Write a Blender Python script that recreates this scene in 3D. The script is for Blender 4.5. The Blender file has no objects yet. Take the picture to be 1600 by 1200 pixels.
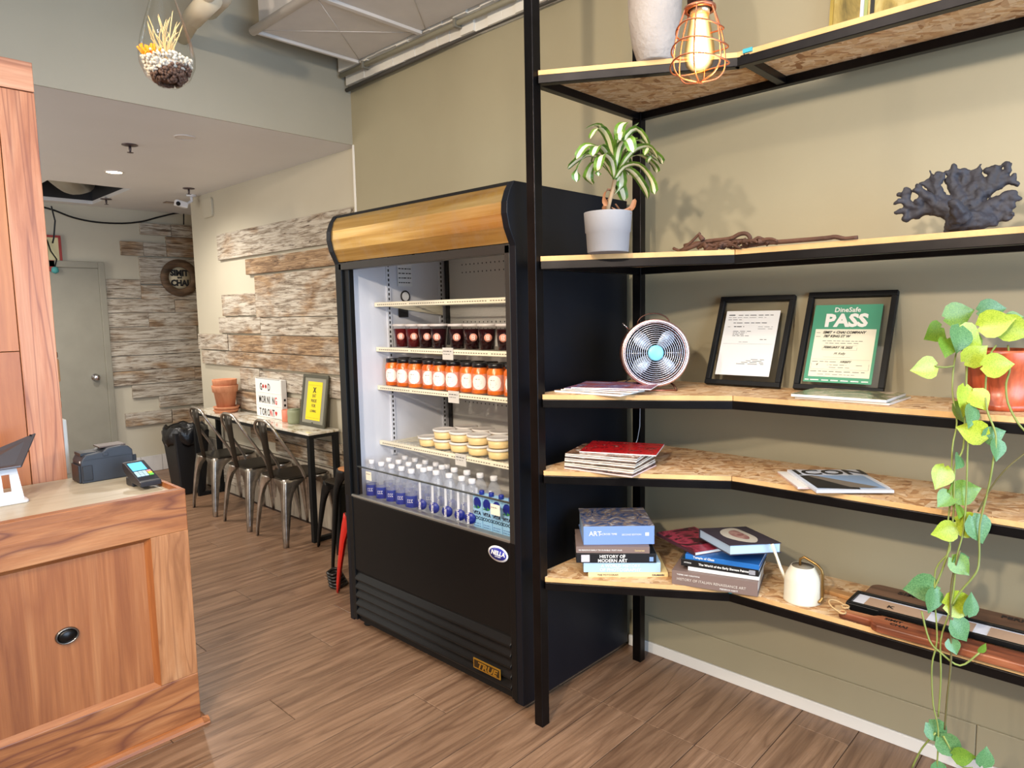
import bpy, math, random
from mathutils import Vector, Matrix
R = random.Random(7)
S = bpy.context.scene
COL = S.collection

# ---------------------------------------------------------------- camera
def look_matrix(loc, yaw, pitch, roll):
    f = Vector((math.sin(yaw)*math.cos(pitch), math.cos(yaw)*math.cos(pitch), math.sin(pitch)))
    r = Vector((math.cos(yaw), -math.sin(yaw), 0)); u = r.cross(f)
    r2 = r*math.cos(roll)+u*math.sin(roll); u2 = -r*math.sin(roll)+u*math.cos(roll)
    m = Matrix((r2, u2, -f)).transposed().to_4x4(); m.translation = loc
    return m
cd = bpy.data.cameras.new('camera'); cam = bpy.data.objects.new('camera', cd); COL.objects.link(cam)
cam.matrix_world = look_matrix(Vector((-2.5485, .0328, 1.5222)), .8111, -.1031, -.0187)
cd.sensor_width = 36; cd.lens = 36*1074.08/1600; cd.clip_start = .02
S.camera = cam
# ---------------------------------------------------------------- exposure, world, lights
S.view_settings.view_transform = 'Standard'; S.view_settings.look = 'None'
S.view_settings.exposure = 0.0; S.view_settings.gamma = 1; S.view_settings.use_curve_mapping = False
S.cycles.max_bounces = 8; S.cycles.transparent_max_bounces = 16; S.cycles.use_denoising = True
S.cycles.sample_clamp_indirect = 6
W = bpy.data.worlds.new('world'); S.world = W; W.use_nodes = True
bg = W.node_tree.nodes['Background']; bg.inputs[0].default_value = (.62, .78, 1, 1); bg.inputs[1].default_value = 1.6
def lamp(name, kind, loc, energy, color, size=.2, target=None, spot=None, blend=.6, sizey=None):
    l = bpy.data.lights.new(name, kind); l.energy = energy; l.color = color
    o = bpy.data.objects.new(name, l); COL.objects.link(o); o.location = loc
    if kind == 'AREA':
        l.size = size
        if sizey: l.shape = 'RECTANGLE'; l.size_y = sizey
    else: l.shadow_soft_size = size
    if spot: l.spot_size = math.radians(spot); l.spot_blend = blend
    if target is not None: o.rotation_euler = (Vector(target)-Vector(loc)).to_track_quat('-Z', 'Y').to_euler()
    return o
WARM = (1, .85, .67); NEUT = (1, .93, .84)
lamp('track_light_beam', 'SPOT', (-3.9, .25, 2.62), 330, WARM, .07, (0, 1.1, 1.3), 100)
lamp('track_light_beam', 'SPOT', (-4.2, 1.5, 2.75), 170, WARM, .07, (0, 2.3, 1.2), 95)
lamp('track_light_beam', 'SPOT', (-2.5, -.2, 3.2), 70, WARM, .08, (0, .7, 1.0), 100)
lamp('track_light_beam', 'SPOT', (-3.0, .9, 3.2), 75, WARM, .08, (-2.0, 2.8, 0.9), 90)
lamp('room_fill', 'AREA', (-2.4, .6, 3.3), 64, NEUT, 2.2, (-2.4, .6, 0))  # added soft fill over the whole room, stands for no fitting
lamp('daylight_through_window', 'AREA', (-1.6, -1.95, 1.6), 165, (.56, .75, 1), 2.6, (-1.2, 3, 1.2), sizey=2.1)
lamp('downlight_beam', 'SPOT', (-.815, 5.59, 2.54), 95, NEUT, .06, (-.815, 5.59, 0), 165, .7)
lamp('downlight_beam', 'SPOT', (-1.9, 4.7, 2.54), 95, NEUT, .06, (-1.9, 4.7, 0), 165, .7)
lamp('downlight_beam', 'SPOT', (-2.2, 6.4, 2.54), 95, NEUT, .06, (-2.0, 6.4, 0), 165, .7)
lamp('rear_fill', 'AREA', (-3.7, 5.4, 1.4), 42, (1, .96, .92), 2.0, (-.8, 5.6, 2.5))  # added fill with no fitting, aimed up to brighten the low ceiling

# ---------------------------------------------------------------- materials
def lin(c): return tuple(((x/255)/12.92 if x/255 <= .04045 else ((x/255+.055)/1.055)**2.4) for x in c)+(1,)
class NT:
    def __init__(s, name):
        s.m = bpy.data.materials.new(name); s.m.use_nodes = True; s.t = s.m.node_tree
        s.b = s.t.nodes['Principled BSDF']
    def n(s, typ, ins=None, **kw):
        x = s.t.nodes.new('ShaderNode'+typ)
        for k, v in kw.items(): setattr(x, k, v)
        for k, v in (ins or {}).items():
            if isinstance(v, bpy.types.NodeSocket): s.t.links.new(v, x.inputs[k])
            else: x.inputs[k].default_value = v
        return x
    def set(s, **kw):
        for k, v in kw.items():
            k = k.replace('_', ' ')
            if isinstance(v, bpy.types.NodeSocket): s.t.links.new(v, s.b.inputs[k])
            else: s.b.inputs[k].default_value = v
    def coord(s, scale=(1, 1, 1), rand=True, rot=(0, 0, 0)):
        tc = s.n('TexCoord').outputs['Object']
        if rand:
            oi = s.n('ObjectInfo').outputs['Random']
            cb = s.n('CombineXYZ', {0: s.n('Math', {0: oi, 1: 37.0}, operation='MULTIPLY').outputs[0], 1: s.n('Math', {0: oi, 1: 91.0}, operation='MULTIPLY').outputs[0], 2: oi})
            tc = s.n('VectorMath', {0: tc, 1: cb.outputs[0]}, operation='ADD').outputs[0]
        return s.n('Mapping', {'Vector': tc, 'Scale': scale, 'Rotation': rot}).outputs[0]
    def noise(s, vec, scale=5, detail=4, rough=.55, dist=0):
        return s.n('TexNoise', {'Vector': vec, 'Scale': scale, 'Detail': detail, 'Roughness': rough, 'Distortion': dist}).outputs[0]
    def ramp(s, fac, stops, interp='LINEAR'):
        r = s.n('ValToRGB', {0: fac}); e = r.color_ramp; e.interpolation = interp
        while len(e.elements) > 1: e.elements.remove(e.elements[-1])
        for i, (p, c) in enumerate(stops):
            el = e.elements[0] if i == 0 else e.elements.new(p)
            el.position = p; el.color = c if len(c) == 4 else lin(c)
        return r.outputs[0]
    def mix(s, f, a, b, mode='MIX'):
        x = s.n('Mix', data_type='RGBA', blend_type=mode)
        for i, v in ((0, f), (6, a), (7, b)):
            if isinstance(v, bpy.types.NodeSocket): s.t.links.new(v, x.inputs[i])
            else: x.inputs[i].default_value = v
        return x.outputs[2]
    def math(s, op, a, b=0.0):
        return s.n('Math', {0: a, 1: b}, operation=op).outputs[0]
    def bump(s, h, strength=.3, dist=.01):
        s.set(Normal=s.n('Bump', {'Height': h, 'Strength': strength, 'Distance': dist}).outputs[0])
_pl = {}
def plain(c, rough=.5, metal=0., bump=0., var=0., name=None, spec=None):
    key = (c, rough, metal, bump, var)
    if key in _pl: return _pl[key]
    k = NT(name or 'surface'); base = lin(c)
    if var:
        nz = k.noise(k.coord(rand=False), 6, 5)
        lo = tuple(max(0, x*(1-var)) for x in base[:3])+(1,); hi = tuple(min(1, x*(1+var)) for x in base[:3])+(1,)
        k.set(Base_Color=k.ramp(nz, [(.3, lo), (.7, hi)]))
    else: k.set(Base_Color=base)
    k.set(Roughness=rough, Metallic=metal)
    if bump: k.bump(k.noise(k.coord(rand=False), 60, 3), bump, .004)
    _pl[key] = k.m
    return k.m
def emis(c, strength):
    k = NT('glowing'); k.set(Base_Color=lin(c), Emission_Color=lin(c), Emission_Strength=strength); return k.m
def stretch(axis, a, b):
    return {'x': (a, b, b), 'y': (b, a, b), 'z': (b, b, a)}[axis]
def wood(name, cols, axis='x', along=1.2, across=14, rough=.45, bump=.15, rings=0, ringcol=None, ringamt=.6, rs=(.5, 3.2), randhue=.12):
    k = NT(name); v = k.coord(stretch(axis, along, across))
    f = k.noise(v, 1.5, 7, .62, .6)
    c = k.ramp(f, [(.3, cols[0]), (.5, cols[1]), (.72, cols[2])])
    fine = k.noise(k.coord(stretch(axis, along*3, across*9)), 2, 3, .6)
    c = k.mix(k.ramp(fine, [(.35, (0, 0, 0, 1)), (.6, (.28, .28, .28, 1))]), k.mix(.0, c, c), lin(cols[0])) if True else c
    if rings:
        v2 = k.coord(stretch(axis, rs[0], rs[1]))
        r = k.noise(v2, 1.4, 2, .45, .25)
        w = k.math('PINGPONG', k.math('MULTIPLY', r, rings), 1.0)
        c = k.mix(k.ramp(w, [(0, (ringamt,)*3+(1,)), (.22, (ringamt*.35,)*3+(1,)), (.45, (0, 0, 0, 1))]), c, lin(ringcol))
    if randhue:
        oi = k.n('ObjectInfo').outputs['Random']
        br = k.math('ADD', k.math('MULTIPLY', oi, randhue*2), 1-randhue)
        hs = k.n('HueSaturation', {'Color': c, 'Value': br}); c = hs.outputs[0]
    k.set(Base_Color=c, Roughness=rough); k.bump(fine, bump, .003)
    return k.m
def barn(axis):
    k = NT('weathered barn wood '+axis); oi = k.n('ObjectInfo').outputs['Random']
    v = k.coord(stretch(axis, 2.6, 30))
    f = k.noise(v, 1.6, 8, .68, .8)
    white = k.ramp(f, [(.3, (88, 74, 60)), (.42, (146, 133, 116)), (.54, (190, 181, 166)), (.78, (210, 203, 191))])
    brown = k.ramp(f, [(.28, (72, 54, 38)), (.45, (124, 94, 64)), (.58, (160, 128, 90)), (.75, (196, 180, 154))])
    patch = k.noise(k.coord(stretch(axis, 1.6, 4)), 1.6, 3, .6, .4)
    thr = k.math('ADD', patch, k.math('MULTIPLY', k.math('SUBTRACT', oi, .5), .22))
    c = k.mix(k.ramp(thr, [(.48, (0, 0, 0, 1)), (.66, (.9, .9, .9, 1))]), white, brown)
    crack = k.noise(k.coord(stretch(axis, 3.5, 55)), 1.5, 5, .75, .8)
    c = k.mix(k.ramp(crack, [(.37, (.9, .9, .9, 1)), (.45, (0, 0, 0, 1))]), c, lin((74, 56, 42)))
    k.set(Base_Color=c, Roughness=.85)
    h = k.math('ADD', crack, k.math('MULTIPLY', f, .6)); k.bump(h, .6, .008)
    return k.m
def osb():
    k = NT('oriented strand board'); vs = []
    for i, (rot, sc) in enumerate((((0, 0, .4), (64, 20, 50)), ((0, 0, 1.5), (58, 18, 50)), ((0, 0, 2.5), (80, 24, 50)))):
        m1 = k.n('Mapping', {'Vector': k.coord((1, 1, 1), rand=False, rot=rot), 'Scale': sc})
        v = k.n('TexVoronoi', {'Vector': m1.outputs[0], 'Scale': 1.0, 'Randomness': 1.0})
        vs.append(v)
    cols = [(150, 104, 62), (196, 152, 104), (212, 176, 130), (224, 196, 158), (172, 122, 74)]
    def rc(v): return k.ramp(k.n('SeparateColor', {0: v.outputs['Color']}).outputs[0], [(0, cols[0]), (.18, cols[1]), (.5, cols[2]), (.8, cols[3]), (1, cols[4])])
    def sep(v, i): return k.n('SeparateColor', {0: v.outputs['Color']}).outputs[i]
    c = k.mix(k.math('GREATER_THAN', sep(vs[1], 1), .5), rc(vs[0]), rc(vs[1]))
    c = k.mix(k.math('GREATER_THAN', sep(vs[2], 2), .6), c, rc(vs[2]))
    fn = k.noise(k.coord((1, 1, 1), rand=False), 90, 3)
    c = k.mix(k.ramp(fn, [(.3, (.15, .15, .15, 1)), (.5, (0, 0, 0, 1))]), c, lin((112, 74, 40)))
    k.set(Base_Color=c, Roughness=.6); k.bump(vs[0].outputs['Distance'], .15, .003)
    return k.m
def wallpaint(name, c, c2, dirt=.5):
    k = NT(name); v = k.coord(rand=False)
    f = k.noise(v, .9, 5, .55); c0 = k.ramp(f, [(.35, c), (.7, c2)])
    h = k.noise(v, 45, 3); k.set(Base_Color=c0, Roughness=.5); k.bump(h, .12, .003)
    return k.m
def glass(name='clear glass', tint=(1, 1, 1, 1), rough=.0, fres=.12):
    k = NT(name); o = k.t.nodes['Material Output']
    tr = k.n('BsdfTransparent', {0: tint}); gl = k.n('BsdfGlossy', {'Roughness': rough})
    fr = k.n('LayerWeight', {0: fres}); cap = k.n('Math', {0: fr.outputs['Fresnel'], 1: .45}, operation='MINIMUM')
    mx = k.n('MixShader', {0: cap.outputs[0], 1: tr.outputs[0], 2: gl.outputs[0]})
    k.t.links.new(mx.outputs[0], o.inputs[0]); return k.m
def plastic(name, c, trans=.6, rough=.12):
    k = NT(name); o = k.t.nodes['Material Output']; k.set(Base_Color=c, Roughness=rough)
    tr = k.n('BsdfTransparent', {0: (.96, .97, .99, 1)}); mx = k.n('MixShader', {0: 1-trans, 1: tr.outputs[0], 2: k.b.outputs[0]})
    k.t.links.new(mx.outputs[0], o.inputs[0]); return k.m
def picture(stops, scale=7, dist=1.5, rough=.25, st=(1, 1, 1)):
    k = NT('printed cover'); f = k.noise(k.coord(st), scale, 4, .6, dist)
    k.set(Base_Color=k.ramp(f, stops), Roughness=rough); return k.m

M = {}
M['wall'] = wallpaint('olive beige wall paint', (152, 143, 117), (161, 152, 125))
M['bulk'] = wallpaint('grey beige wall paint', (160, 154, 136), (168, 161, 144))
M['deep'] = wallpaint('pale grey beige wall paint', (186, 178, 158), (194, 187, 168))
M['ceil'] = wallpaint('white ceiling paint', (214, 212, 210), (222, 220, 218))
M['white'] = plain((226, 222, 214), .5, bump=.05, name='white paint')
M['chalk'] = wallpaint('chalky white masonry', (214, 208, 196), (240, 236, 226))
M['barnx'] = barn('x'); M['barny'] = barn('y')
M['osb'] = osb()
M['osbraw'] = plain((212, 168, 112), .8, bump=.4, var=.25, name='raw board edge')
M['frame'] = plain((34, 32, 33), .32, .85, var=.35, name='black steel tube')
M['floor'] = wood('brown oak plank', ((98, 72, 54), (134, 104, 80), (158, 126, 100)), 'x', 1.2, 16, .38, .2, rings=12, ringcol=(84, 58, 42), ringamt=.5, rs=(.8, 9), randhue=.08)
M['grout'] = plain((70, 52, 42), .8, name='plank joint')
M['black'] = plain((10, 11, 12), .38, name='black enamel')
M['blackmat'] = plain((16, 17, 18), .6, name='matt black')
M['blackpanel'] = plain((10, 14, 22), .42, name='black fridge side')
for q_ in ('black', 'blackpanel', 'blackmat'): M[q_].node_tree.nodes['Principled BSDF'].inputs['Specular IOR Level'].default_value = .28
M['liner'] = plain((212, 214, 222), .4, name='white fridge liner')
M['cream'] = plain((236, 228, 204), .4, name='cream enamel')
M['marble'] = None
M['gun'] = None
# ---------------------------------------------------------------- geometry helpers
class MB:
    def __init__(s): s.v = []; s.f = []; s.mi = []; s.sm = []
    def add(s, vs, fs, mi=0, sm=False):
        o = len(s.v); s.v += [tuple(v) for v in vs]
        for f in fs: s.f.append([i+o for i in f]); s.mi.append(mi); s.sm.append(sm)
        return s
    def box(s, x0, x1, y0, y1, z0, z1, mi=0):
        x0, x1 = min(x0, x1), max(x0, x1); y0, y1 = min(y0, y1), max(y0, y1); z0, z1 = min(z0, z1), max(z0, z1)
        return s.add([(x0,y0,z0),(x1,y0,z0),(x1,y1,z0),(x0,y1,z0),(x0,y0,z1),(x1,y0,z1),(x1,y1,z1),(x0,y1,z1)],
                     [(0,3,2,1),(4,5,6,7),(0,1,5,4),(1,2,6,5),(2,3,7,6),(3,0,4,7)], mi)
    def obox(s, c, size, m=None, mi=0):
        a = MB().box(-size[0]/2, size[0]/2, -size[1]/2, size[1]/2, -size[2]/2, size[2]/2)
        m = m or Matrix.Identity(3)
        return s.add([Vector(c)+m@Vector(v) for v in a.v], a.f, mi)
    def tube(s, pts, r, n=8, mi=0, closed=False, caps=True, flat=1.0):
        pts = [Vector(p) for p in pts]; k = len(pts); rs = r if isinstance(r, (list, tuple)) else [r]*k
        o = []; prev = None
        for i, p in enumerate(pts):
            a = pts[(i-1) % k] if (closed or i > 0) else p; b = pts[(i+1) % k] if (closed or i < k-1) else p
            t = (b-a).normalized() if (b-a).length > 1e-9 else Vector((0,0,1))
            if prev is None: u = t.orthogonal().normalized()
            else:
                u = prev - t*prev.dot(t); u = u.normalized() if u.length > 1e-6 else t.orthogonal().normalized()
            prev = u; w = t.cross(u)
            for j in range(n):
                an = 2*math.pi*j/n; o.append(p+u*math.cos(an)*rs[i]+w*math.sin(an)*rs[i]*flat)
        fs = []
        for i in range(k if closed else k-1):
            i2 = (i+1) % k
            for j in range(n):
                j2 = (j+1) % n; fs.append((i*n+j, i*n+j2, i2*n+j2, i2*n+j))
        if not closed and caps: fs += [tuple(range(n-1, -1, -1)), tuple((k-1)*n+j for j in range(n))]
        return s.add(o, fs, mi, True)
    def lathe(s, prof, n=24, c=(0,0,0), m=None, mi=0, cap0=True, cap1=True, sx=1, sy=1):
        c = Vector(c); m = m or Matrix.Identity(3); o = []
        for r, z in prof:
            for j in range(n):
                an = 2*math.pi*j/n; o.append(c+m@Vector((r*math.cos(an)*sx, r*math.sin(an)*sy, z)))
        fs = []
        for i in range(len(prof)-1):
            for j in range(n):
                j2 = (j+1) % n; fs.append((i*n+j, i*n+j2, (i+1)*n+j2, (i+1)*n+j))
        s.add(o, fs, mi, True); b = len(s.v)-len(o)
        if cap0 and prof[0][0] > 1e-6: s.f.append([b+j for j in range(n-1, -1, -1)]); s.mi.append(mi); s.sm.append(False)
        if cap1 and prof[-1][0] > 1e-6: s.f.append([b+(len(prof)-1)*n+j for j in range(n)]); s.mi.append(mi); s.sm.append(False)
        return s
    def prism(s, poly, h0, h1, fn=lambda a, b, h: (a, b, h), mi=0):
        n = len(poly); vs = [fn(a, b, h0) for a, b in poly]+[fn(a, b, h1) for a, b in poly]
        return s.add(vs, [tuple(range(n-1, -1, -1)), tuple(range(n, 2*n))]+[(i, (i+1) % n, (i+1) % n+n, i+n) for i in range(n)], mi)
    def quad(s, a, b, c, d, mi=0): return s.add([a, b, c, d], [(0, 1, 2, 3)], mi)
    def build(s, name, mats, parent=None, bevel=0, world=False, label=None, fix=True, sub=0, segs=2):
        me = bpy.data.meshes.new(name); v = s.v
        if world and parent is not None:
            L = wloc(parent); v = [(p[0]-L[0], p[1]-L[1], p[2]-L[2]) for p in v]
        me.from_pydata(v, [], s.f); me.update()
        for m in (mats if isinstance(mats, (list, tuple)) else [mats]): me.materials.append(m)
        me.polygons.foreach_set('material_index', s.mi); me.polygons.foreach_set('use_smooth', s.sm)
        if fix:
            import bmesh
            bm = bmesh.new(); bm.from_mesh(me); bmesh.ops.recalc_face_normals(bm, faces=bm.faces); bm.to_mesh(me); bm.free()
        o = bpy.data.objects.new(name, me); COL.objects.link(o); o.parent = parent
        if bevel:
            b = o.modifiers.new('bevel', 'BEVEL'); b.width = bevel; b.segments = segs; b.limit_method = 'ANGLE'; b.angle_limit = math.radians(40)
        if sub: b = o.modifiers.new('subsurf', 'SUBSURF'); b.levels = b.render_levels = sub
        if label: o['label'] = label
        return o
def wloc(o):
    L = Vector(o.location); p = o.parent
    while p: L = L+Vector(p.location); p = p.parent
    return L
def thing(name, label, cat, loc=(0, 0, 0), rot=(0, 0, 0), group=None):
    o = bpy.data.objects.new(name, None); COL.objects.link(o); o.location = loc
    o.rotation_euler = rot if isinstance(rot, (tuple, list)) else (0, 0, rot)
    o.empty_display_size = .05
    return tag(o, label, cat, group)
def tag(o, label, cat, group=None):
    o['label'] = label; o['category'] = cat
    if group: o['group'] = group
    return o
def struct(name, mb, m, parent=None, bevel=0, **kw):
    o = mb.build(name, m, parent, bevel, **kw)
    if parent is None: o['kind'] = 'structure'
    return o
def dup(root, loc=None, rot=None, label=None, parent=None):
    r = root.copy(); COL.objects.link(r)
    if loc is not None: r.location = loc
    if rot is not None: r.rotation_euler = rot
    if label: r['label'] = label
    if parent is not None: r.parent = parent
    for ch in list(root.children): dup(ch, parent=r)
    return r
def text(body, size, m, parent, origin, u=(0, -1, 0), v=(0, 0, 1), name='lettering', align='LEFT', bold=0.0, sx=1.0, depth=.0004, lift=.0006, world=True, shear=0.0):
    c = bpy.data.curves.new('t', 'FONT'); c.body = body; c.size = size; c.align_x = align; c.offset = bold; c.extrude = depth; c.shear = shear; c.resolution_u = 2
    t = bpy.data.objects.new('t', c); COL.objects.link(t); dg = bpy.context.evaluated_depsgraph_get()
    me = bpy.data.meshes.new_from_object(t.evaluated_get(dg)); bpy.data.objects.remove(t); bpy.data.curves.remove(c)
    u = Vector(u).normalized(); v = Vector(v).normalized(); n = u.cross(v); o0 = Vector(origin)
    L = wloc(parent) if (world and parent is not None) else Vector((0, 0, 0))
    for p in me.vertices:
        q = p.co; p.co = o0-L+u*q.x*sx+v*q.y+n*(q.z+lift)
    me.materials.clear(); me.materials.append(m); me.name = name
    o = bpy.data.objects.new(name, me); COL.objects.link(o); o.parent = parent
    return o
def lines(rows, m, parent, origin, u, v, name='print_lines'):
    """rows: (x0, x1, y, h) printed bars on a sheet spanned by u, v from origin (local)."""
    mb = MB(); u = Vector(u); v = Vector(v); n = u.cross(v).normalized(); o0 = Vector(origin)
    for x0, x1, y, h in rows:
        a = [o0+u*x0+v*y+n*.0008, o0+u*x1+v*y+n*.0008, o0+u*x1+v*(y+h*.62)+n*.0008, o0+u*x0+v*(y+h*.62)+n*.0008]
        mb.quad(*a)
    return mb.build(name, m, parent, fix=False)
def rnd_text_rows(x0, x1, y, h, k=6, gap=.25):
    out = []; x = x0
    while x < x1:
        w = R.uniform(.5, 1.4)*(x1-x0)/k; out.append((x, min(x1, x+w*(1-gap)), y, h)); x += w
    return out
def arc(c, r, a0, a1, n, fn): return [fn(c[0]+r*math.cos(math.radians(a0+(a1-a0)*i/n)), c[1]+r*math.sin(math.radians(a0+(a1-a0)*i/n))) for i in range(n+1)]
def basis(u, v):
    u = Vector(u).normalized(); v = Vector(v).normalized(); return Matrix((u, v, u.cross(v))).transposed()
ORD = ['first','second','third','fourth','fifth','sixth','seventh','eighth','ninth','tenth','eleventh','twelfth']

# ---------------------------------------------------------------- room shell
CEIL = 3.45; LOW = 2.585
fl = struct('floor', MB().box(-4.7, 1.0, -2.2, 7.5, -.12, -.004), M['grout'])
# planks laid across the room, each one a piece
pw = .2; y = -.05; k = 0; base_lens = 1.22
shared = {}
while y < 7.36:
    off = {0: .0, 1: .37, 2: .81, 3: .55}[k % 4]
    x = -.001 if y > 3.79 and y < 6.3 else (-.001 if y < 3.79 else .7)
    edges = [-.476, -.476-1.19, -2.87] if .95 < y+pw/2 < 1.75 else [x-off-.12-base_lens*i for i in range(0, 3)]
    xs = [x]+[e for e in edges if e < x-.05]+[-3.6]
    for a, b in zip(xs[:-1], xs[1:]):
        if a-b < .03: continue
        MB().box(b+.0012, a-.0012, y+.0012, min(y+pw, 7.37)-.0012, -.004, 0).build('plank', M['floor'], fl, .0015, segs=1)
    y += pw; k += 1
wr = struct('wall_right', MB().box(0, .2, -2.2, 3.79, 0, CEIL), M['wall'])
struct('trim_1', MB().box(-.004, .012, 3.775, 3.795, 0, LOW), M['white'], bevel=.003)
wd = struct('wall_right_rear', MB().box(.04, .24, 3.79, 6.4, 0, LOW+.02), M['deep'])
wb = struct('wall_back', MB().box(-4.7, 1.0, 7.38, 7.5, 0, LOW+.02), M['deep'])
struct('wall_passage', MB().box(.9, 1.0, 6.4, 7.38, 0, LOW+.02).box(.24, .9, 6.3, 6.4, 0, LOW+.02), M['deep'])
struct('wall_left', MB().box(-4.7, -4.6, -2.2, 7.5, 0, CEIL), M['deep'])
struct('wall_bulkhead', MB().box(-4.6, 0.04, 3.79, 3.80, LOW, CEIL), M['bulk'])
lc = MB(); hx0, hx1, hy0, hy1 = -1.08, -.50, 6.22, 7.24
lc.box(-4.6, 1.0, 3.801, hy0, LOW, LOW+.03).box(-4.6, 1.0, hy1, 7.5, LOW, LOW+.03).box(-4.6, hx0, hy0, hy1, LOW, LOW+.03).box(hx1, 1.0, hy0, hy1, LOW, LOW+.03)
struct('ceiling_low', lc, M['ceil'])
struct('ceiling_void', MB().box(hx0-.05, hx1+.05, hy0-.05, hy1+.05, LOW+.45, LOW+.47).box(hx0-.05, hx0, hy0-.05, hy1+.05, LOW+.03, LOW+.45).box(hx1, hx1+.05, hy0-.05, hy1+.05, LOW+.03, LOW+.45).box(hx0, hx1, hy0-.05, hy0, LOW+.03, LOW+.45).box(hx0, hx1, hy1, hy1+.05, LOW+.03, LOW+.45), plain((40, 40, 42), .9))
struct('ceiling', MB().box(-4.7, .2, -2.2, 3.95, CEIL, CEIL+.1), M['ceil'])
# street side behind the camera: low wall, window
struct('wall_front', MB().box(-4.7, -3.4, -2.2, -2.1, 0, CEIL).box(-.25, 0, -2.2, -2.1, 0, CEIL).box(-3.4, -.25, -2.2, -2.1, 0, .45).box(-3.4, -.25, -2.2, -2.1, 2.75, CEIL), M['wall'])
wf = MB().box(-3.4, -.25, -2.18, -2.12, .45, .5).box(-3.4, -.25, -2.18, -2.12, 2.7, 2.75)
for x in (-3.4, -2.37, -1.32, -.3): wf.box(x, x+.05, -2.18, -2.12, .45, 2.75)
win = struct('window_1', wf, M['blackmat'])
# white skirting along the right wall
struct('baseboard_right', MB().box(-.014, 0, -2.0, 1.735, 0, .048), M['white'], bevel=.002)
struct('trim_3', MB().box(-.010, 0, -2.0, .40, .05, .168).box(-.010, 0, .402, 1.72, .05, .168), M['wall'], bevel=.002)
tile = plain((206, 204, 202), .3, var=.12, name='pale floor tile')
bb = struct('baseboard_back', MB().box(-.42, .9, 7.366, 7.38, 0, .158), M['grout'])
for i in range(7): MB().box(-.415+i*.2, -.415+i*.2+.196, 7.36, 7.372, .002, .16).build('tile', tile, bb, .001, segs=1)
tile2 = wood('wood look wall tile', ((150, 140, 126), (176, 166, 150), (198, 188, 172)), 'z', 1.5, 8, .4, .1)
bb2 = struct('baseboard_right_rear', MB().box(.03, .04, 3.79, 6.4, 0, .45), M['grout'])
for i in range(13): MB().box(.018, .032, 3.8+i*.2, 3.8+i*.2+.196, .002, .448).build('tile', tile2, bb2, .001, segs=1)
# door in the far wall
dm = plain((140, 136, 122), .45, var=.06, name='grey green door paint')
d = struct('door_1', MB().box(-1.32, -.47, 7.345, 7.385, 0, 2.01), dm, bevel=.002)
MB().box(-.47, -.415, 7.33, 7.385, 0, 2.07).box(-1.375, -1.32, 7.33, 7.385, 0, 2.07).box(-1.32, -.47, 7.33, 7.385, 2.01, 2.07).build('door_frame', dm, d, .004, world=True)
chrome = plain((200, 200, 205), .15, 1.0, name='chrome')
kb = MB().lathe([(.034, 0), (.034, .008), (.012, .01), (.012, .04), (.024, .045), (.03, .06), (.024, .075), (.006, .08)], 20, (-.565, 7.345, .99), basis((1, 0, 0), (0, 0, 1)))
kb.build('door_knob', chrome, d, world=True)

# boards of reclaimed wood on the far wall and along the passage
def board(par, a0, a1, z0, z1, face, axis, m, th=.025):
    j = R.uniform(0, .008)
    if axis == 'x': b = MB().box(a0, a1, face-th-j, face, z0, z1)
    else: b = MB().box(face-th-j, face, a0, a1, z0, z1)
    c = Vector(((a0+a1)/2, face, (z0+z1)/2)) if axis == 'x' else Vector((face, (a0+a1)/2, (z0+z1)/2))
    b.v = [tuple(Vector(v)-c) for v in b.v]
    o = b.build('plank', m, par, .002, segs=1); o.location = c
    return o
FB = [(-.072,.216,2.355,2.466),(.221,.60,2.35,2.47),(-.256,-.057,2.145,2.278),(-.055,.16,2.147,2.278),(.163,.62,2.15,2.346),(-.101,.64,1.873,2.134),
 (-.409,-.104,1.735,1.914),(-.102,.63,1.722,1.86),(-.412,.203,1.592,1.727),(.207,.6,1.592,1.717),(-.411,-.052,1.457,1.588),(-.05,.58,1.452,1.588),
 (-.409,.407,1.315,1.452),(-.413,.6,1.178,1.31),(-.417,.6,1.03,1.172),(-.415,.358,.888,1.025),(.361,.62,.888,1.018),(-.249,.6,.757,.882),(-.004,.6,.637,.753),(-.327,.1,.48,.612),(.109,.6,.435,.606)]
FW = [0,0,0,.9,0,0,.7,0,0,.8,.3,0,.4,0,0,1,0,.2,0,0,0]
for t in FB: board(wb, t[0], t[1], t[2], t[3], 7.38, 'x', M['barnx'], .028)
def PR(y0, y1, z0, z1):
    q = 1.026; return (.033+(y1-.033)*q, .033+(y0-.033)*q, 1.522+(z0-1.522)*q, 1.522+(z1-1.522)*q)
RB = [PR(5.706,3.77,1.995,2.2),PR(5.214,3.78,1.853,1.97),PR(5.09,3.78,1.525,1.838),PR(5.681,5.095,1.54,1.712),PR(5.76,5.038,1.40,1.53),PR(5.03,3.78,1.39,1.52),
 PR(6.19,5.61,1.26,1.39),PR(5.60,3.78,1.255,1.385),PR(6.13,3.78,1.135,1.25),PR(5.42,5.09,.955,1.127),PR(5.085,3.90,.975,1.115),PR(5.52,4.5,.79,.935),
 PR(5.3,4.9,.57,.66),PR(4.895,4.0,.60,.665),PR(4.9,4.0,.50,.59),PR(6.0,5.3,.12,.24)]
for t in RB: board(wd, *t[:2], *t[2:], .04, 'y', M['barny'], .026)

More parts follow.
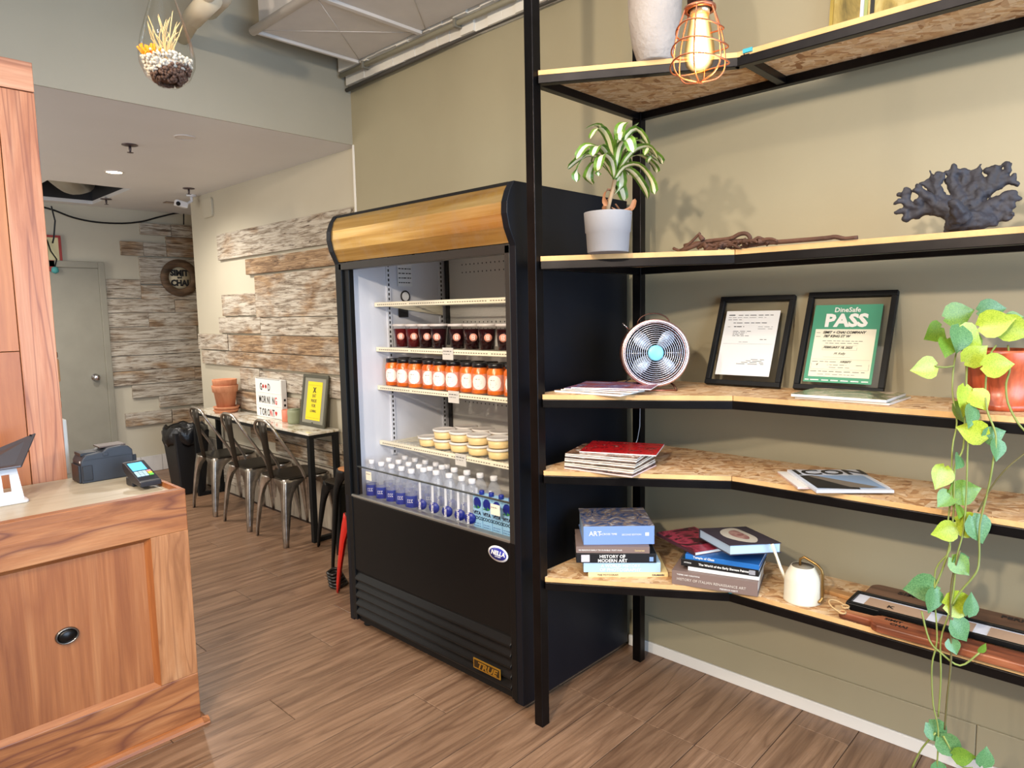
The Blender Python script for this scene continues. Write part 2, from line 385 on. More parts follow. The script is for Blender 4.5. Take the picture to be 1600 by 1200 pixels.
# duct, beam and pipes under the upper ceiling
metalwhite = plain((208, 202, 196), .45, .0, bump=.08, var=.05, name='painted sheet metal')
t = thing('air_duct', 'big white sheet metal air duct hanging under the ceiling above the fridge', 'duct', (-.4, 3.5, 3.0))
MB().box(-.72, -.115, -2.0, 3.53, 3.0, 3.35).build('duct_body', metalwhite, t, .006, world=True)
for yy in (2.95, 2.35, 1.75): MB().box(-.735, -.11, yy, yy+.03, 2.985, 3.36).build('seam_flange', metalwhite, t, .003, world=True)
MB().tube([(-.74, 3.56, 3.0), (-.74, -2.0, 3.0)], .022, 10).build('edge_roll', metalwhite, t, world=True)
MB().box(-.73, -.11, 3.53, 3.55, 2.985, 3.03).build('end_flange', metalwhite, t, .003, world=True)
for yy in (2.98, 2.38, 1.78):
    for a, b in (((-.72, yy), (-.115, yy+.54)), ((-.115, yy), (-.72, yy+.54))):
        a, b = Vector((a[0], a[1], 3.0)), Vector((b[0], b[1], 3.0))
        MB().tube([a, b], .003, 6, flat=.6).build('crease', metalwhite, t, world=True)
bm_ = MB(); N_ = 60
for i in range(N_):
    y0 = 3.76-i*(5.7/N_); y1 = 3.76-(i+1)*(5.7/N_); a = R.uniform(-.008, .008)
    bm_.box(-.10+a, 0, y1, y0, 2.995+R.uniform(-.004, .004), 3.45)
    bm_.box(-.05+a, 0, y1, y0, 2.925+R.uniform(-.003, .003), 2.998)
struct('trim_2', bm_, M['chalk'])
t = thing('conduit_pipe', 'grey conduit pipe running under the white ceiling beam', 'pipe', (-.07, 3.7, 2.98))
MB().tube([(-.085, 3.76, 2.975), (-.085, 1.8, 2.975), (-.085, -1.5, 2.975)], .014, 10).build('pipe', plain((150, 146, 128), .5), t, world=True)
for yy in (3.5, 2.7, 1.9, 1.0): MB().box(-.106, -.06, yy, yy+.02, 2.955, 2.995).build('clamp', plain((120, 116, 104), .5), t, .002, world=True)
t = tag(MB().tube([(-.035, 3.78, 2.905), (-.035, 3.2, 2.915), (-.03, 2.6, 2.93), (-.03, 1.2, 2.925), (-.03, -1.2, 2.925)], .012, 8).build('ceiling_cable', plain((70, 66, 60), .5)), 'thin dark cable along the top of the olive wall under the beam', 'cable')
# round pipe at the upper left
pp = thing('round_pipe', 'thick cream painted round pipe crossing above the glass terrarium', 'pipe', (-1.1, 3.7, 2.95))
MB().tube([(-1.0030,3.8000,2.9623), (-1.1785,3.1000,2.8972), (-1.2359,2.9000,2.8662)], .034, 14).build('pipe', plain((206, 192, 166), .5, bump=.1), pp, world=True)
MB().tube([(-1.0749,3.5000,2.9489), (-1.1750,3.0600,2.8754)], .045, 14).build('pipe_joint', plain((206, 192, 166), .5), pp, world=True)
pe_ = Vector((-1.1081,3.1000,2.9609)); MB().tube([(-0.9193,3.6600,3.0891), (-1.0232,3.3000,3.0069), pe_, pe_+Vector((0, 0, .06)), (pe_.x, pe_.y, CEIL)], .05, 16).build('pipe_elbow', plain((214, 204, 184), .5), pp, world=True)
# ---------------------------------------------------------------- refrigerated display case
def brass():
    k = NT('brushed aged brass'); v = k.coord((2, .35, 9), rand=False)
    f = k.noise(v, 3, 6, .6, .5); c = k.ramp(f, [(.3, (176, 132, 68)), (.5, (206, 164, 92)), (.7, (226, 194, 132))])
    b = k.noise(k.coord(rand=False), 9, 5, .7); c = k.mix(k.ramp(b, [(.5, (0,0,0,1)), (.7, (.35,.35,.35,1))]), c, lin((200, 176, 150)))
    k.set(Base_Color=c, Metallic=.8, Roughness=.33); k.bump(k.noise(k.coord((1, 1, 60), rand=False), 3, 3), .1, .002); return k.m
M['brass'] = brass()
FX, Y0, Y1, FH = -.739, 1.722, 2.886, 1.985
fr = thing('display_fridge', 'tall black open display fridge with a curved brass canopy', 'fridge', (-.4, 2.3, 0))
prof = [(-.04, .03), (-.04, FH), (-.74, FH), (-.763, 1.95), (-.778, 1.91), (-.78, 1.87), (-.768, 1.82), (-.741, 1.765), (-.739, 1.76), (-.739, .03)]
for y, nm in ((Y0, 'side_panel'), (Y1-.03, 'side_panel')):
    MB().prism(prof, y, y+.03, lambda a, b, h: (a, h, b)).build(nm, M['blackpanel'], fr, .002, world=True)
MB().box(-.09, -.045, Y0+.03, Y1-.03, .05, FH).build('back_panel', M['blackmat'], fr, world=True)
MB().box(-.74, -.045, Y0+.03, Y1-.03, FH-.03, FH).build('top_panel', M['blackmat'], fr, world=True)
can = [(-.735, FH-.006), (-.755, 1.955), (-.769, 1.912), (-.772, 1.872), (-.762, 1.826), (-.738, 1.772)]
ins = [(-.72, 1.772), (-.72, FH-.006)]
cm = MB(); n = len(can)
for i in range(n-1):
    for sgm in range(1):
        a, b = can[i], can[i+1]
        cm.add([(a[0], Y0+.029, a[1]), (a[0], Y1-.029, a[1]), (b[0], Y1-.029, b[1]), (b[0], Y0+.029, b[1])], [(0, 1, 2, 3)], 0, True)
cm.build('canopy', M['brass'], fr, world=True, fix=False, sub=0, label='curved brass canopy')
cm = MB().prism(can+ins, Y0+.031, Y1-.031, lambda a, b, h: (a+.003, h, b)); cm.build('canopy_core', M['blackmat'], fr, world=True)
# door frame
fg = plain((58, 56, 54), .4, .5, name='dark bronze frame')
MB().box(FX-.001, -.70, Y0+.03, Y0+.055, .66, 1.765).build('front_jamb', fg, fr, .002, world=True)
MB().box(FX-.001, -.70, Y1-.05, Y1-.0, .66, 1.765).box(FX+.012, -.70, Y1-.092, Y1-.05, .66, 1.765).build('front_jamb', M['black'], fr, .002, world=True)
MB().box(FX-.001, -.70, Y0+.03, Y1-.03, 1.735, 1.768).build('front_header', fg, fr, .002, world=True)
IL, IR, IB = 2.838, 1.762, -.1
MB().box(-.70, IB, IL, IL+.015, .62, 1.95).build('liner_side', M['liner'], fr, world=True)
MB().box(-.70, IB, IR-.008, IR, .62, 1.95).build('liner_side', M['liner'], fr, world=True)
MB().box(-.70, IB, IR, IL, 1.90, 1.93).build('liner_top', plain((230, 230, 232), .4), fr, world=True)
bp = MB().box(IB, IB+.01, IR, IL, .62, 1.93).build('liner_back', plain((206, 202, 194), .45, name='grey white back liner'), fr, world=True)
# perforated rows on the back liner and slotted standards
blk = plain((40, 38, 38), .7)
def dots(rows, nm, par, rad=.0028):
    mb = MB()
    for (x, y, z) in rows: mb.box(x-.0006, x, y-rad, y+rad, z-rad*1.3, z+rad*1.3)
    o = mb.build(nm, blk, par, world=True); o['kind'] = 'stuff'; return o
dots([(IB, 2.70-.03*i, z) for z in (1.775, 1.735, 1.48, 1.445, 1.095, 1.06) for i in range(31)], 'air_holes', fr)
for x in (-.475, -.135):
    st = MB().box(x-.012, x+.012, IL-.008, IL, .82, 1.9).build('shelf_standard', M['liner'], fr, world=True)
    mb = MB()
    for i in range(46): mb.box(x-.004, x+.004, IL-.0088, IL-.008, .83+i*.0232, .843+i*.0232)
    mb.build('slots', blk, st, world=True)['kind'] = 'stuff'
MB().box(IB-.012, IB, IL-.035, IL-.012, .82, 1.88).build('corner_gap', blk, fr, world=True)
wst = plain((232, 232, 230), .4)
for x0, x1, z0, z1 in ((-.42, -.30, 1.80, 1.872), (-.42, -.33, 1.665, 1.78)):
    s_ = MB().box(x0, x1, IL-.0095, IL-.008, z0, z1).build('sticker', plain((222, 224, 226), .5), fr, world=True)
    rows = []
    for i in range(4): rows += [(r[0], r[1], r[2], r[3]) for r in rnd_text_rows(.006, x1-x0-.006, (z1-z0)*(.14+.2*i), (z1-z0)*.07, 4)]
    lines(rows, blk, s_, Vector((x0, IL-.0095, z0))-wloc(s_), (1, 0, 0), (0, 0, 1))
rs_ = MB().lathe([(.001, 0), (.03, 0), (.03, .0012)], 20, (-.375, IL-.008, 1.615), basis((1, 0, 0), (0, 0, 1))).build('round_sticker', blk, fr, world=True)
MB().lathe([(.001, 0), (.022, 0), (.022, .0012)], 18, (-.375, IL-.0095, 1.615), basis((1, 0, 0), (0, 0, 1))).build('round_sticker_face', plain((222, 224, 226), .5), fr, world=True)
MB().box(-.42, -.36, IL-.0095, IL-.008, 1.51, 1.56).build('sticker', blk, fr, world=True)
# shelves
SZ = [1.585, 1.368, 1.18, .906]
wirem = plain((226, 222, 208), .35, .1, name='white coated wire')
tagm = plain((208, 204, 196), .4)
for i, z in enumerate(SZ):
    rail = MB().box(-.562, -.548, IR+.004, IL-.004, z-.022, z).build('shelf_rail', M['cream'], fr, .002, world=True)
    mb = MB(); q = 0
    while q < 1.03:
        if (q*100) % 26 > 1.5: mb.box(-.5628, -.562, IR+.015+q, IR+.024+q, z-.0135, z-.0095)
        q += .0155
    mb.build('rail_slots', plain((120, 112, 96), .6), rail, world=True)['kind'] = 'stuff'
    w = MB(); y = IR+.015
    while y < IL-.01: w.box(-.55, IB-.02, y, y+.0028, z-.012, z-.0092); y += .0245
    for x in (-.5, -.33, -.15): w.box(x, x+.006, IR+.006, IL-.006, z-.018, z-.012)
    w.build('wire_rack', wirem, fr, world=True)
    for y in (IR+.006, IL-.01): MB().prism([(-.54, z-.014), (-.13, z-.014), (-.13, z-.07)], y, y+.003, lambda a, b, h: (a, h, b)).build('shelf_bracket', M['cream'], fr, world=True)
    if i > 0:
        ty = {1: 2.30, 2: 2.27, 3: 2.235}[i]
        tg = MB().box(-.566, -.564, ty-.035, ty+.035, z-.045, z+.008).build('price_tag', tagm, fr, .001, world=True)
        lines(rnd_text_rows(.006, .06, .034, .005, 3)+rnd_text_rows(.006, .05, .022, .003, 3), blk, tg, Vector((-.566, ty+.033, z-.043))-wloc(tg), (0, -1, 0), (0, 0, 1))
# deck, lower panel, louvres
DZ = .625
MB().box(-.70, IB, IR, IL, DZ-.02, DZ).build('deck', plain((196, 194, 190), .4), fr, .002, world=True)
MB().box(FX+.002, -.70, Y0+.03, Y1-.03, .656, .668).build('front_ledge', plain((150, 148, 142), .3, .6), fr, .003, world=True)
lp = MB().box(FX+.002, -.70, Y0+.03, Y1-.03, .295, .6555).build('lower_panel', M['black'], fr, .003, world=True)
MB().box(FX+.012, -.70, Y0+.03, Y1-.03, .05, .295).build('kick_panel', M['blackmat'], fr, world=True)
for i in range(5):
    z = .245-.043*i
    MB().prism([(FX+.012, z+.035), (FX-.006, z+.008), (FX-.004, z), (FX+.012, z+.004)], Y0+.06, Y1-.06, lambda a, b, h: (a, h, b)).build('louvre', M['black'], fr, .002, world=True)
for y in (Y0+.03, Y1-.06): MB().box(FX-.001, -.70, y, y+.03, .04, .66).build('lower_jamb', M['black'], fr, .002, world=True)
MB().box(FX+.02, -.1, Y0+.05, Y1-.05, .03, .05).build('bottom_pan', M['blackmat'], fr, world=True)
for x in (-.68, -.12):
    for y in (Y0+.07, Y1-.07): MB().lathe([(.022, 0), (.026, .006), (.02, .012), (.02, .035)], 14, (x, y, 0)).build('foot', M['blackmat'], fr, world=True)
cg = MB().box(FX+.014, FX+.02, Y0+.056, Y1-.095, .668, .808).build('front_glass', glass(), fr, world=True, label='low clear glass guard across the bottom opening')
MB().box(FX+.012, FX+.022, Y0+.056, Y1-.095, .806, .811).build('glass_edge', plain((60, 66, 66), .2), fr, world=True)
for y, z0, z1, w_ in ((2.70, .755, .795, .042), (1.865, .748, .79, .05)):
    tg = MB().box(FX+.0115, FX+.0135, y-w_/2, y+w_/2, z0, z1).build('price_card', plain((238, 226, 206), .5), fr, world=True)
    lines(rnd_text_rows(.004, .036, .028, .004, 3), blk, tg, Vector((FX+.0115, y+w_/2, z0))-wloc(tg), (0, -1, 0), (0, 0, 1))
# oval dealer badge and gold maker's plate
bc = Vector((FX+.002, 1.842, .603)); ob = basis((0, -1, 0), (0, 0, 1))
wht = plain((238, 238, 240), .35); blu = plain((34, 44, 150), .35)
bg_ = MB().lathe([(.001, .001), (1, .001), (1, .003), (.001, .003)], 32, bc, ob @ Matrix.Diagonal((.053, .031, 1))).build('oval_badge', wht, fr, world=True)
MB().lathe([(.001, .003), (1, .003), (1, .004), (.001, .004)], 32, bc, ob @ Matrix.Diagonal((.045, .024, 1))).build('badge_face', blu, bg_, world=True)
text('NELLA', .024, wht, bg_, bc+Vector((-.004, 0, -.005)), align='CENTER', bold=.0009, sx=1.05, shear=.25)
text('CUTLERY', .008, wht, bg_, bc+Vector((-.004, 0, -.014)), align='CENTER')
gold = plain((202, 156, 60), .3, .8, name='gold plate')
gp = MB().box(FX-.012, FX-.0085, 1.832, 1.985, .1, .143).build('maker_plate', gold, fr, .001, world=True, label='small gold maker plate')
MB().box(FX-.013, FX-.0118, 1.838, 1.979, .106, .137).build('plate_face', plain((60, 44, 22), .35, .5), gp, world=True)
text('TRUE', .035, gold, gp, (FX-.0132, 1.962, .109), bold=.0012, sx=1.3, shear=.3)

# ------------------------------ what stands in the case
clearp = glass('clear plastic', (.97, .96, .96, 1), .1, .05)
def tea(c): return plain(c, .12, name='dark tea')
t1, t2 = tea((88, 20, 22)), tea((38, 10, 14))
pink = plain((226, 152, 130), .5); whitep = plain((240, 236, 230), .45)
def cup(i, y):
    t = thing('drink_cup', 'clear cup of dark red drink with pink round label, %s from the left' % ORD[i], 'drink', (-.505, y, SZ[1]+.0005), .0, 'cups of dark drink on the second fridge shelf')
    MB().lathe([(.03, .002), (.0385, .088), (.001, .088)], 22, cap0=True).build('drink', t1 if i < 2 else t2, t)
    MB().lathe([(.0315, 0), (.0405, .098), (.0425, .1), (.0425, .103), (.040, .103), (.0395, .1), (.0305, .001)], 24).build('cup', clearp, t)
    MB().lathe([(.044, .1), (.044, .108), (.040, .111), (.001, .111)], 24).build('lid', plain((206, 198, 194), .3), t)
    a = math.radians(R.uniform(205, 235)); n = Vector((math.cos(a), math.sin(a), -.1)).normalized(); uu = Vector((-n.y, n.x, 0)).normalized()
    c = n*.0385+Vector((0, 0, .056)); b = basis(uu, n.cross(uu))
    l = MB().lathe([(.001, 0), (.017, 0), (.017, .0015), (.001, .0015)], 20, c, b).build('round_label', pink, t)
    o = MB(); w = n.cross(uu)
    for dx in (-.006, .004): o.obox(c+uu*dx+n*.002, (.0025, .014, .001), b)
    o.obox(c+n*.002, (.010, .0025, .001), b).obox(c+n*.002+w*.008, (.014, .0022, .001), b).obox(c+n*.002-w*.008, (.014, .0022, .001), b).build('printed_mark', whitep, l)
cy = [(-0.5450,2.6632,1.3897)[1]-.0, 0]
for i, px in enumerate([2.70, 2.606, 2.514, 2.424, 2.30, 2.205, 2.113, 2.005, ]): cup(i, px)
orange = NT('carrot orange sauce'); orange.set(Base_Color=orange.ramp(orange.noise(orange.coord((1, 1, .5)), 30, 3), [(.35, (200, 84, 20)), (.65, (232, 122, 40))]), Roughness=.2); orange = orange.m
lab = plain((222, 150, 128), .5); lidb = plain((24, 24, 28), .3)
def jar_parts(t, front=True, turn=0):
    MB().lathe([(.034, 0), (.0378, .004), (.0378, .098), (.031, .11), (.031, .118), (.001, .118)], 22).build('jar_body', orange, t)
    MB().lathe([(.0335, .113), (.0335, .128), (.031, .131), (.001, .131)], 22).build('lid', lidb, t)
    if not front: return
    mb = MB(); a0 = 138+turn; 
    for k in range(12):
        a, b = math.radians(a0+k*14), math.radians(a0+(k+1)*14)
        mb.add([(.038*math.cos(q), .038*math.sin(q), z) for q, z in ((a, .018), (b, .018), (b, .085), (a, .085))], [(0, 1, 2, 3)], 0, True)
    l = mb.build('label', lab, t, fix=False)
    mb = MB(); cx = 186+turn; N = 16; vs = []
    for k in range(N+1):
        q = -1+2*k/N; hh = .032*math.sqrt(max(0, 1-q*q)); aa = math.radians(cx+48*q)
        for sg in (-1, 1): vs.append((.0386*math.cos(aa), .0386*math.sin(aa), .0515+sg*hh))
    mb.add(vs, [(2*k, 2*k+1, 2*k+3, 2*k+2) for k in range(N)]); mb.build('label_circle', whitep, l, fix=False)
    mb = MB()
    for z, a1, a2, h in ((.062, 165, 174, .003), (.062, 178, 192, .0015), (.052, 162, 200, .002), (.047, 162, 204, .002), (.043, 162, 198, .002), (.034, 176, 184, .001)):
        A, B = math.radians(a1+turn), math.radians(a2+turn)
        mb.add([(.039*math.cos(q), .039*math.sin(q), zz) for q, zz in ((A, z), (B, z), (B, z+h), (A, z+h))], [(0, 1, 2, 3)])
    mb.build('print_lines', plain((90, 70, 62), .6), l, fix=False)
JY = [2.772, 2.684, 2.596, 2.502, 2.42, 2.335, 2.242, 2.16, 2.066, 1.975]
for i, y in enumerate(JY):
    t = thing('sauce_jar', 'jar of orange sauce with pink label, %s from the left in the front row' % ORD[i], 'jar', (-.505+R.uniform(-.006, .006), y, SZ[2]+.0005), .0, 'jars of orange sauce on the third fridge shelf')
    jar_parts(t, True, R.uniform(18, 34))
for i in range(9):
    t = thing('sauce_jar', 'black lidded jar in the rear row of sauce jars, %s from the left' % ORD[i], 'jar', (-.42, JY[i]+.02, SZ[2]+.0005), 0, 'jars of orange sauce on the third fridge shelf')
    jar_parts(t, False)
tubm = plain((232, 204, 146), .4, name='pale yellow spread'); lidw = plain((222, 218, 212), .35)
def tub(y, x, lvl, lbl):
    t = thing('food_tub', lbl, 'tub', (x, y, SZ[3]+.0005+lvl*.0465), R.uniform(0, 1), 'tubs of pale spread on the lowest fridge shelf')
    MB().lathe([(.044, 0), (.046, .003), (.05, .036), (.001, .036)], 26).build('tub_body', tubm, t)
    MB().lathe([(.0525, .033), (.0545, .036), (.0545, .042), (.05, .044), (.047, .042), (.001, .042)], 26).build('lid', lidw, t)
TY = [2.535, 2.425, 2.312, 2.195, 2.07]
for i, y in enumerate(TY):
    tub(y, -.49, 0, 'lower tub of pale spread in the %s stack from the left' % ORD[i] if i else 'single tub of pale spread at the left end of the lowest fridge shelf')
    if i: tub(y, -.49, 1, 'upper tub of pale spread in the %s stack from the left' % ORD[i])
for i, y in enumerate((2.40, 2.285, 2.17)): tub(y, -.375, 1, 'tub of pale spread in the back row, %s seen behind the front stacks' % ORD[i]); tub(y, -.375, 0, 'lower tub of pale spread in the back row, under the %s one seen' % ORD[i])
tub(1.93, -.47, 0, 'tub of pale spread half hidden beside the right fridge jamb')
water = plastic('water in plastic', (.72, .77, .86, 1), .82, .08)
bl1 = plain((40, 60, 150), .35); bl2 = plain((28, 44, 140), .35); capm = plain((226, 226, 230), .35)
def bottle_small(x, y, lbl, turn=0):
    t = thing('water_bottle', lbl, 'bottle', (x, y, DZ+.0005), turn, 'blue label water bottles at the left of the fridge deck')
    MB().lathe([(.027, 0), (.031, .006), (.031, .03), (.0295, .045), (.031, .06), (.031, .125), (.028, .145), (.016, .172), (.0125, .18), (.0125, .188)], 18).build('bottle_body', water, t)
    l = MB().lathe([(.0315, .035), (.0315, .088)], 18, cap0=False, cap1=False).build('label', bl1, t)
    mb = MB()
    for k in range(8):
        a, b = math.radians(180+k*15), math.radians(195+k*15)
        mb.add([(.0318*math.cos(q), .0318*math.sin(q), z) for q, z in ((a, .036), (b, .036), (b, .045+.005*(k+1)), (a, .045+.005*k))], [(0, 1, 2, 3)], 0, True)
    mb.build('label_wave', bl2, l, fix=False)
    mb = MB()
    for k in range(3):
        a, b = math.radians(190+k*17), math.radians(200+k*17)
        for z in (.058, .07): mb.add([(.0322*math.cos(q), .0322*math.sin(q), zz) for q, zz in ((a, z), (b, z), (b, z+.003), (a, z+.003))], [(0, 1, 2, 3)])
        mb.add([(.0322*math.cos(q), .0322*math.sin(q), zz) for q, zz in ((a, .058), (a+.05, .058), (a+.05, .073), (a, .073))], [(0, 1, 2, 3)])
    mb.build('label_letters', whitep, l, fix=False)
    MB().lathe([(.0145, .186), (.0155, .188), (.0155, .203), (.013, .206), (.001, .206)], 16).build('cap', capm, t)
def bottle_tall(x, y, lbl):
    t = thing('smart_bottle', lbl, 'bottle', (x, y, DZ+.0005), 0, 'slim clear water bottles in the middle of the fridge deck'); t.name = 'slim_bottle'
    MB().lathe([(.029, 0), (.033, .006), (.033, .14), (.031, .16), (.022, .185), (.013, .2), (.0125, .207)], 18).build('bottle_body', water, t)
    c = Vector((-.030, -.016, .07)); n = Vector((-.88, -.47, 0)).normalized(); u = Vector((-n.y, n.x, 0)); b = basis(u*-1 if u.y > 0 else u, (0, 0, 1)); c = n*.0335+Vector((0, 0, .068))
    l = MB().lathe([(.001, 0), (.024, 0), (.024, .0012), (.001, .0012)], 24, c, b).build('round_label', bl2, t)
    text('smart', .020, whitep, l, c+Vector((0, 0, -.024))+n*.0012+Vector(b.col[0])*-.004, u=(0, 0, 1), v=-Vector(b.col[0]), world=False, bold=.0003)
    mb = MB().obox(n*.0336+Vector((0, 0, .12))+Vector(b.col[0])*-.006, (.010, .10, .0006), b); mb.build('vertical_print', plain((222, 226, 234), .4), t)
    MB().lathe([(.0145, .205), (.0155, .207), (.0155, .222), (.013, .225), (.001, .225)], 16).build('cap', plastic('clear cap', (.9, .9, .92, 1), .35), t)
BS = [(-.655,2.775),(-.655,2.695),(-.655,2.615),(-.655,2.54),(-.66,2.462)]
for i, (x, y) in enumerate(BS): bottle_small(x, y, 'small blue label water bottle, %s from the left in the front row' % ORD[i])
for i in range(5): bottle_small(-.575, 2.745-i*.078, 'small water bottle in the second row, %s from the left' % ORD[i])
for i in range(5): bottle_small(-.495, 2.72-i*.078, 'small water bottle in the third row, %s from the left' % ORD[i])
BT = [(-.66,2.375),(-.66,2.29),(-.66,2.205),(-.66,2.126),(-.665,2.058)]
for i, (x, y) in enumerate(BT): bottle_tall(x, y, 'slim clear bottle with round blue label, %s from the left in front' % ORD[i])
for i in range(5): bottle_tall(-.575, 2.35-i*.082, 'slim clear bottle in the second row, %s from the left' % ORD[i])
skyb = plain((150, 198, 232), .4); grn = plain((60, 140, 66), .4); lime = plain((150, 190, 90), .4)
WXQ = (-0.6800,2.0388,0.5555)[1]-.026
for i in range(4):
    y = WXQ-i*.0555
    t = thing('drink_carton', 'tall pale blue coconut drink carton, %s from the slim bottles' % ORD[i], 'carton', (-.655, y, DZ+.0005), 0, 'coconut drink cartons at the right of the fridge deck')
    b = MB().box(-.026, .026, -.0262, .0262, 0, .165).build('carton_body', skyb, t, .002)
    N = 18; sp = MB()
    sp.add([(-.0266, .0, .14)]+[(-.0266, .022*math.cos(2*math.pi*k/N), .135+.024*math.sin(2*math.pi*k/N)) for k in range(N)], [(0, 1+k, 1+(k+1) % N) for k in range(N)])
    sp.build('blue_fruit', bl2, b)
    lf = MB()
    for a in (-50, -20, 10, 40, 70):
        q = math.radians(a+90); lf.add([(-.0268, 0, .112), (-.0268, -.018*math.cos(q)+.004, .112+.018*math.sin(q)), (-.0268, -.022*math.cos(q), .112+.014*math.sin(q)-.004)], [(0, 1, 2)])
    lf.build('palm_leaves', grn, b)
    text('VITA', .02, plain((30, 32, 60), .5), b, (-.0268, .022, .088), world=False, bold=.0006)
    text('COCO', .019, plain((30, 60, 80), .5), b, (-.0268, .024, .068), world=False, bold=.0004)
    lf = MB().add([(-.0267, -.026, .002), (-.0267, .022, .002), (-.0267, .01, .022), (-.0267, -.026, .03)], [(0, 1, 2, 3)]); lf.build('green_print', lime, b)
    lines(rnd_text_rows(.006, .045, .05, .003, 3)+rnd_text_rows(.006, .045, .04, .003, 3), bl2, b, (-.0265, .026, 0), (0, -1, 0), (0, 0, 1))
    MB().lathe([(.011, .165), (.011, .18), (.009, .182), (.001, .182)], 14).build('cap', bl2, t)
# ---------------------------------------------------------------- open shelving unit of black tube and strand board
su = thing('shelving_unit', 'tall open shelving unit of black steel tube with strand board shelves', 'shelf', (-.4, .6, 0))
ZS = [.569, .961, 1.234, 1.714, 2.329]; ZF = [.552, .945, 1.217, 1.697, 2.312]; YE = -1.0
MB().box(-.757, -.717, 1.612, 1.65, 0, 3.3).build('post', M['frame'], su, .002, world=True)
MB().box(-.117, -.08, 1.605, 1.645, 0, 3.3).build('post', M['frame'], su, .002, world=True)
for i, (z, zf) in enumerate(zip(ZS, ZF)):
    h = .028
    def bar(pts, nm):
        a, b = Vector(pts[0]), Vector(pts[1]); d = b-a; u = d.normalized(); n = Vector((-u.y, u.x, 0))
        MB().obox((a+b)/2, (d.length, .03, h), basis(u, n)).build(nm, M['frame'], su, .002, world=True)
    zz = zf-h/2
    bar([(-.717, 1.628, zz), (-.117, 1.628, zz)], 'side_rail')
    bar([(-.098, 1.606, zz), (-.098, YE, zz)], 'rear_rail')
    bar([(-.728, 1.612, zz), (-.385, 1.062, zz)], 'angled_front_rail')
    bar([(-.388, 1.075, zz), (-.388, YE, zz)], 'front_rail')
    if i == 4: bar([(-.40, 1.04, zz+.004), (-.1, 1.04, zz+.004)], 'cross_rail')
    # boards, with joints
    kx, ky = -.398, 1.065
    def brd(poly, nm='shelf_board'):
        m_ = MB().prism(poly, zf+.0005, z); m_.mi = [0, 0]+[1]*(len(m_.mi)-2); m_.build(nm, [M['osb'], M['osbraw']], su, world=True)
    if i < 4:
        brd([(-.735, 1.608), (-.70, 1.652), (-.07, 1.652), (-.07, ky+.0), (kx, ky)])
        brd([(kx, ky-.003), (-.07, ky-.003), (-.07, .02), (kx, .02)])
        brd([(kx, .017), (-.07, .017), (-.07, YE), (kx, YE)])
    else:
        # three strips left of the joint, two right of it
        g = .0015
        def xf(y): return kx-(y-ky)*(.337/.545)
        brd([(xf(1.608), 1.608), (-.70, 1.652), (-.29, 1.652), (-.29, ky-.02), (kx, ky-.02), (kx, ky)])
        brd([(-.287, 1.652), (-.18, 1.652), (-.18, ky-.02), (-.287, ky-.02)])
        brd([(-.177, 1.652), (-.07, 1.652), (-.07, ky-.02), (-.177, ky-.02)])
        brd([(kx, ky-.024), (-.237, ky-.024), (-.237, YE), (kx, YE)])
        brd([(-.234, ky-.024), (-.07, ky-.024), (-.07, YE), (-.234, YE)])
teal = plain((50, 160, 176), .5)
MB().lathe([(.001, -.008), (.007, -.005), (.008, 0), (.007, .006), (.001, .008)], 12, (kx-.004, ky-.004, ZS[0]+.002-.01)).build('teal_dot', teal, su, world=True)
MB().box(kx-.006, kx+.0, ky-.05, ky-.02, ZS[4]-.01, ZS[4]+.002).build('teal_tape', teal, su, world=True)

# books ----------------------------------------------------------------
def sheetm(): return plain((232, 230, 224), .7, name='page edges')
def book(lbl, c, w, d, h, rot, spine, cover, lett=None, lcol=None, lsize=.02, z=0, spine_m=None, hard=False, group=None, cat='book', name='book', pages=None, tilt=(0, 0)):
    """corner-centred book: local x = along spine, y = depth away from spine (spine on -y side)."""
    t = thing(name, lbl, cat, (c[0], c[1], z), (tilt[0], tilt[1], rot), group)
    th = .0025 if h > .012 else .0008
    MB().box(-w/2+.004, w/2-.004, -d/2+.003, d/2-.004, th, h-th).build('pages', pages or sheetm(), t)
    MB().box(-w/2, w/2, -d/2, d/2, h-th, h).build('front_cover', cover, t, .0006, segs=1)
    MB().box(-w/2, w/2, -d/2, d/2, 0, th).build('back_cover', spine_m or spine, t, .0006, segs=1)
    MB().box(-w/2, w/2, -d/2-.001, -d/2+.002, .0, h).build('spine', spine_m or spine, t, .0008, segs=1)
    for (body, x, zz, size, b, col) in (lett or []):
        text(body, size, col, t, (x, -d/2-.0016, zz), u=(1, 0, 0), v=(0, 0, 1), world=False, bold=b)
    return t
# the left pile's spines face the camera; spine direction from (-.637,1.497) to (-.445,1.273)
def ang(a, b): return math.atan2(b[1]-a[1], b[0]-a[0])
aA = ang((-.637, 1.497), (-.445, 1.273)); uA = Vector((math.cos(aA), math.sin(aA))); nA = Vector((-uA.y, uA.x))
def cpos(front_left, w, d, a):
    u = Vector((math.cos(a), math.sin(a))); n = Vector((-u.y, u.x)); p = Vector(front_left)+u*w/2+n*d/2; return (p.x, p.y)
wh = plain((236, 234, 228), .5); brn = plain((124, 104, 96), .5); bkc = plain((20, 20, 22), .4); lbc = plain((168, 196, 214), .4)
crm = plain((232, 206, 148), .5); blc = plain((120, 148, 200), .4); drk = plain((60, 60, 66), .5)
z = ZS[0]+.0005
p0 = (-.632, 1.492)
book('thin cream book at the bottom of the taller book pile', cpos(p0, .285, .21, aA), .285, .21, .017, aA, crm, crm, [('THE FOTOGRAFI', -.11, .005, .010, 0, drk), ('CALMANN', .085, .005, .009, .0003, drk)], z=z); z += .0175
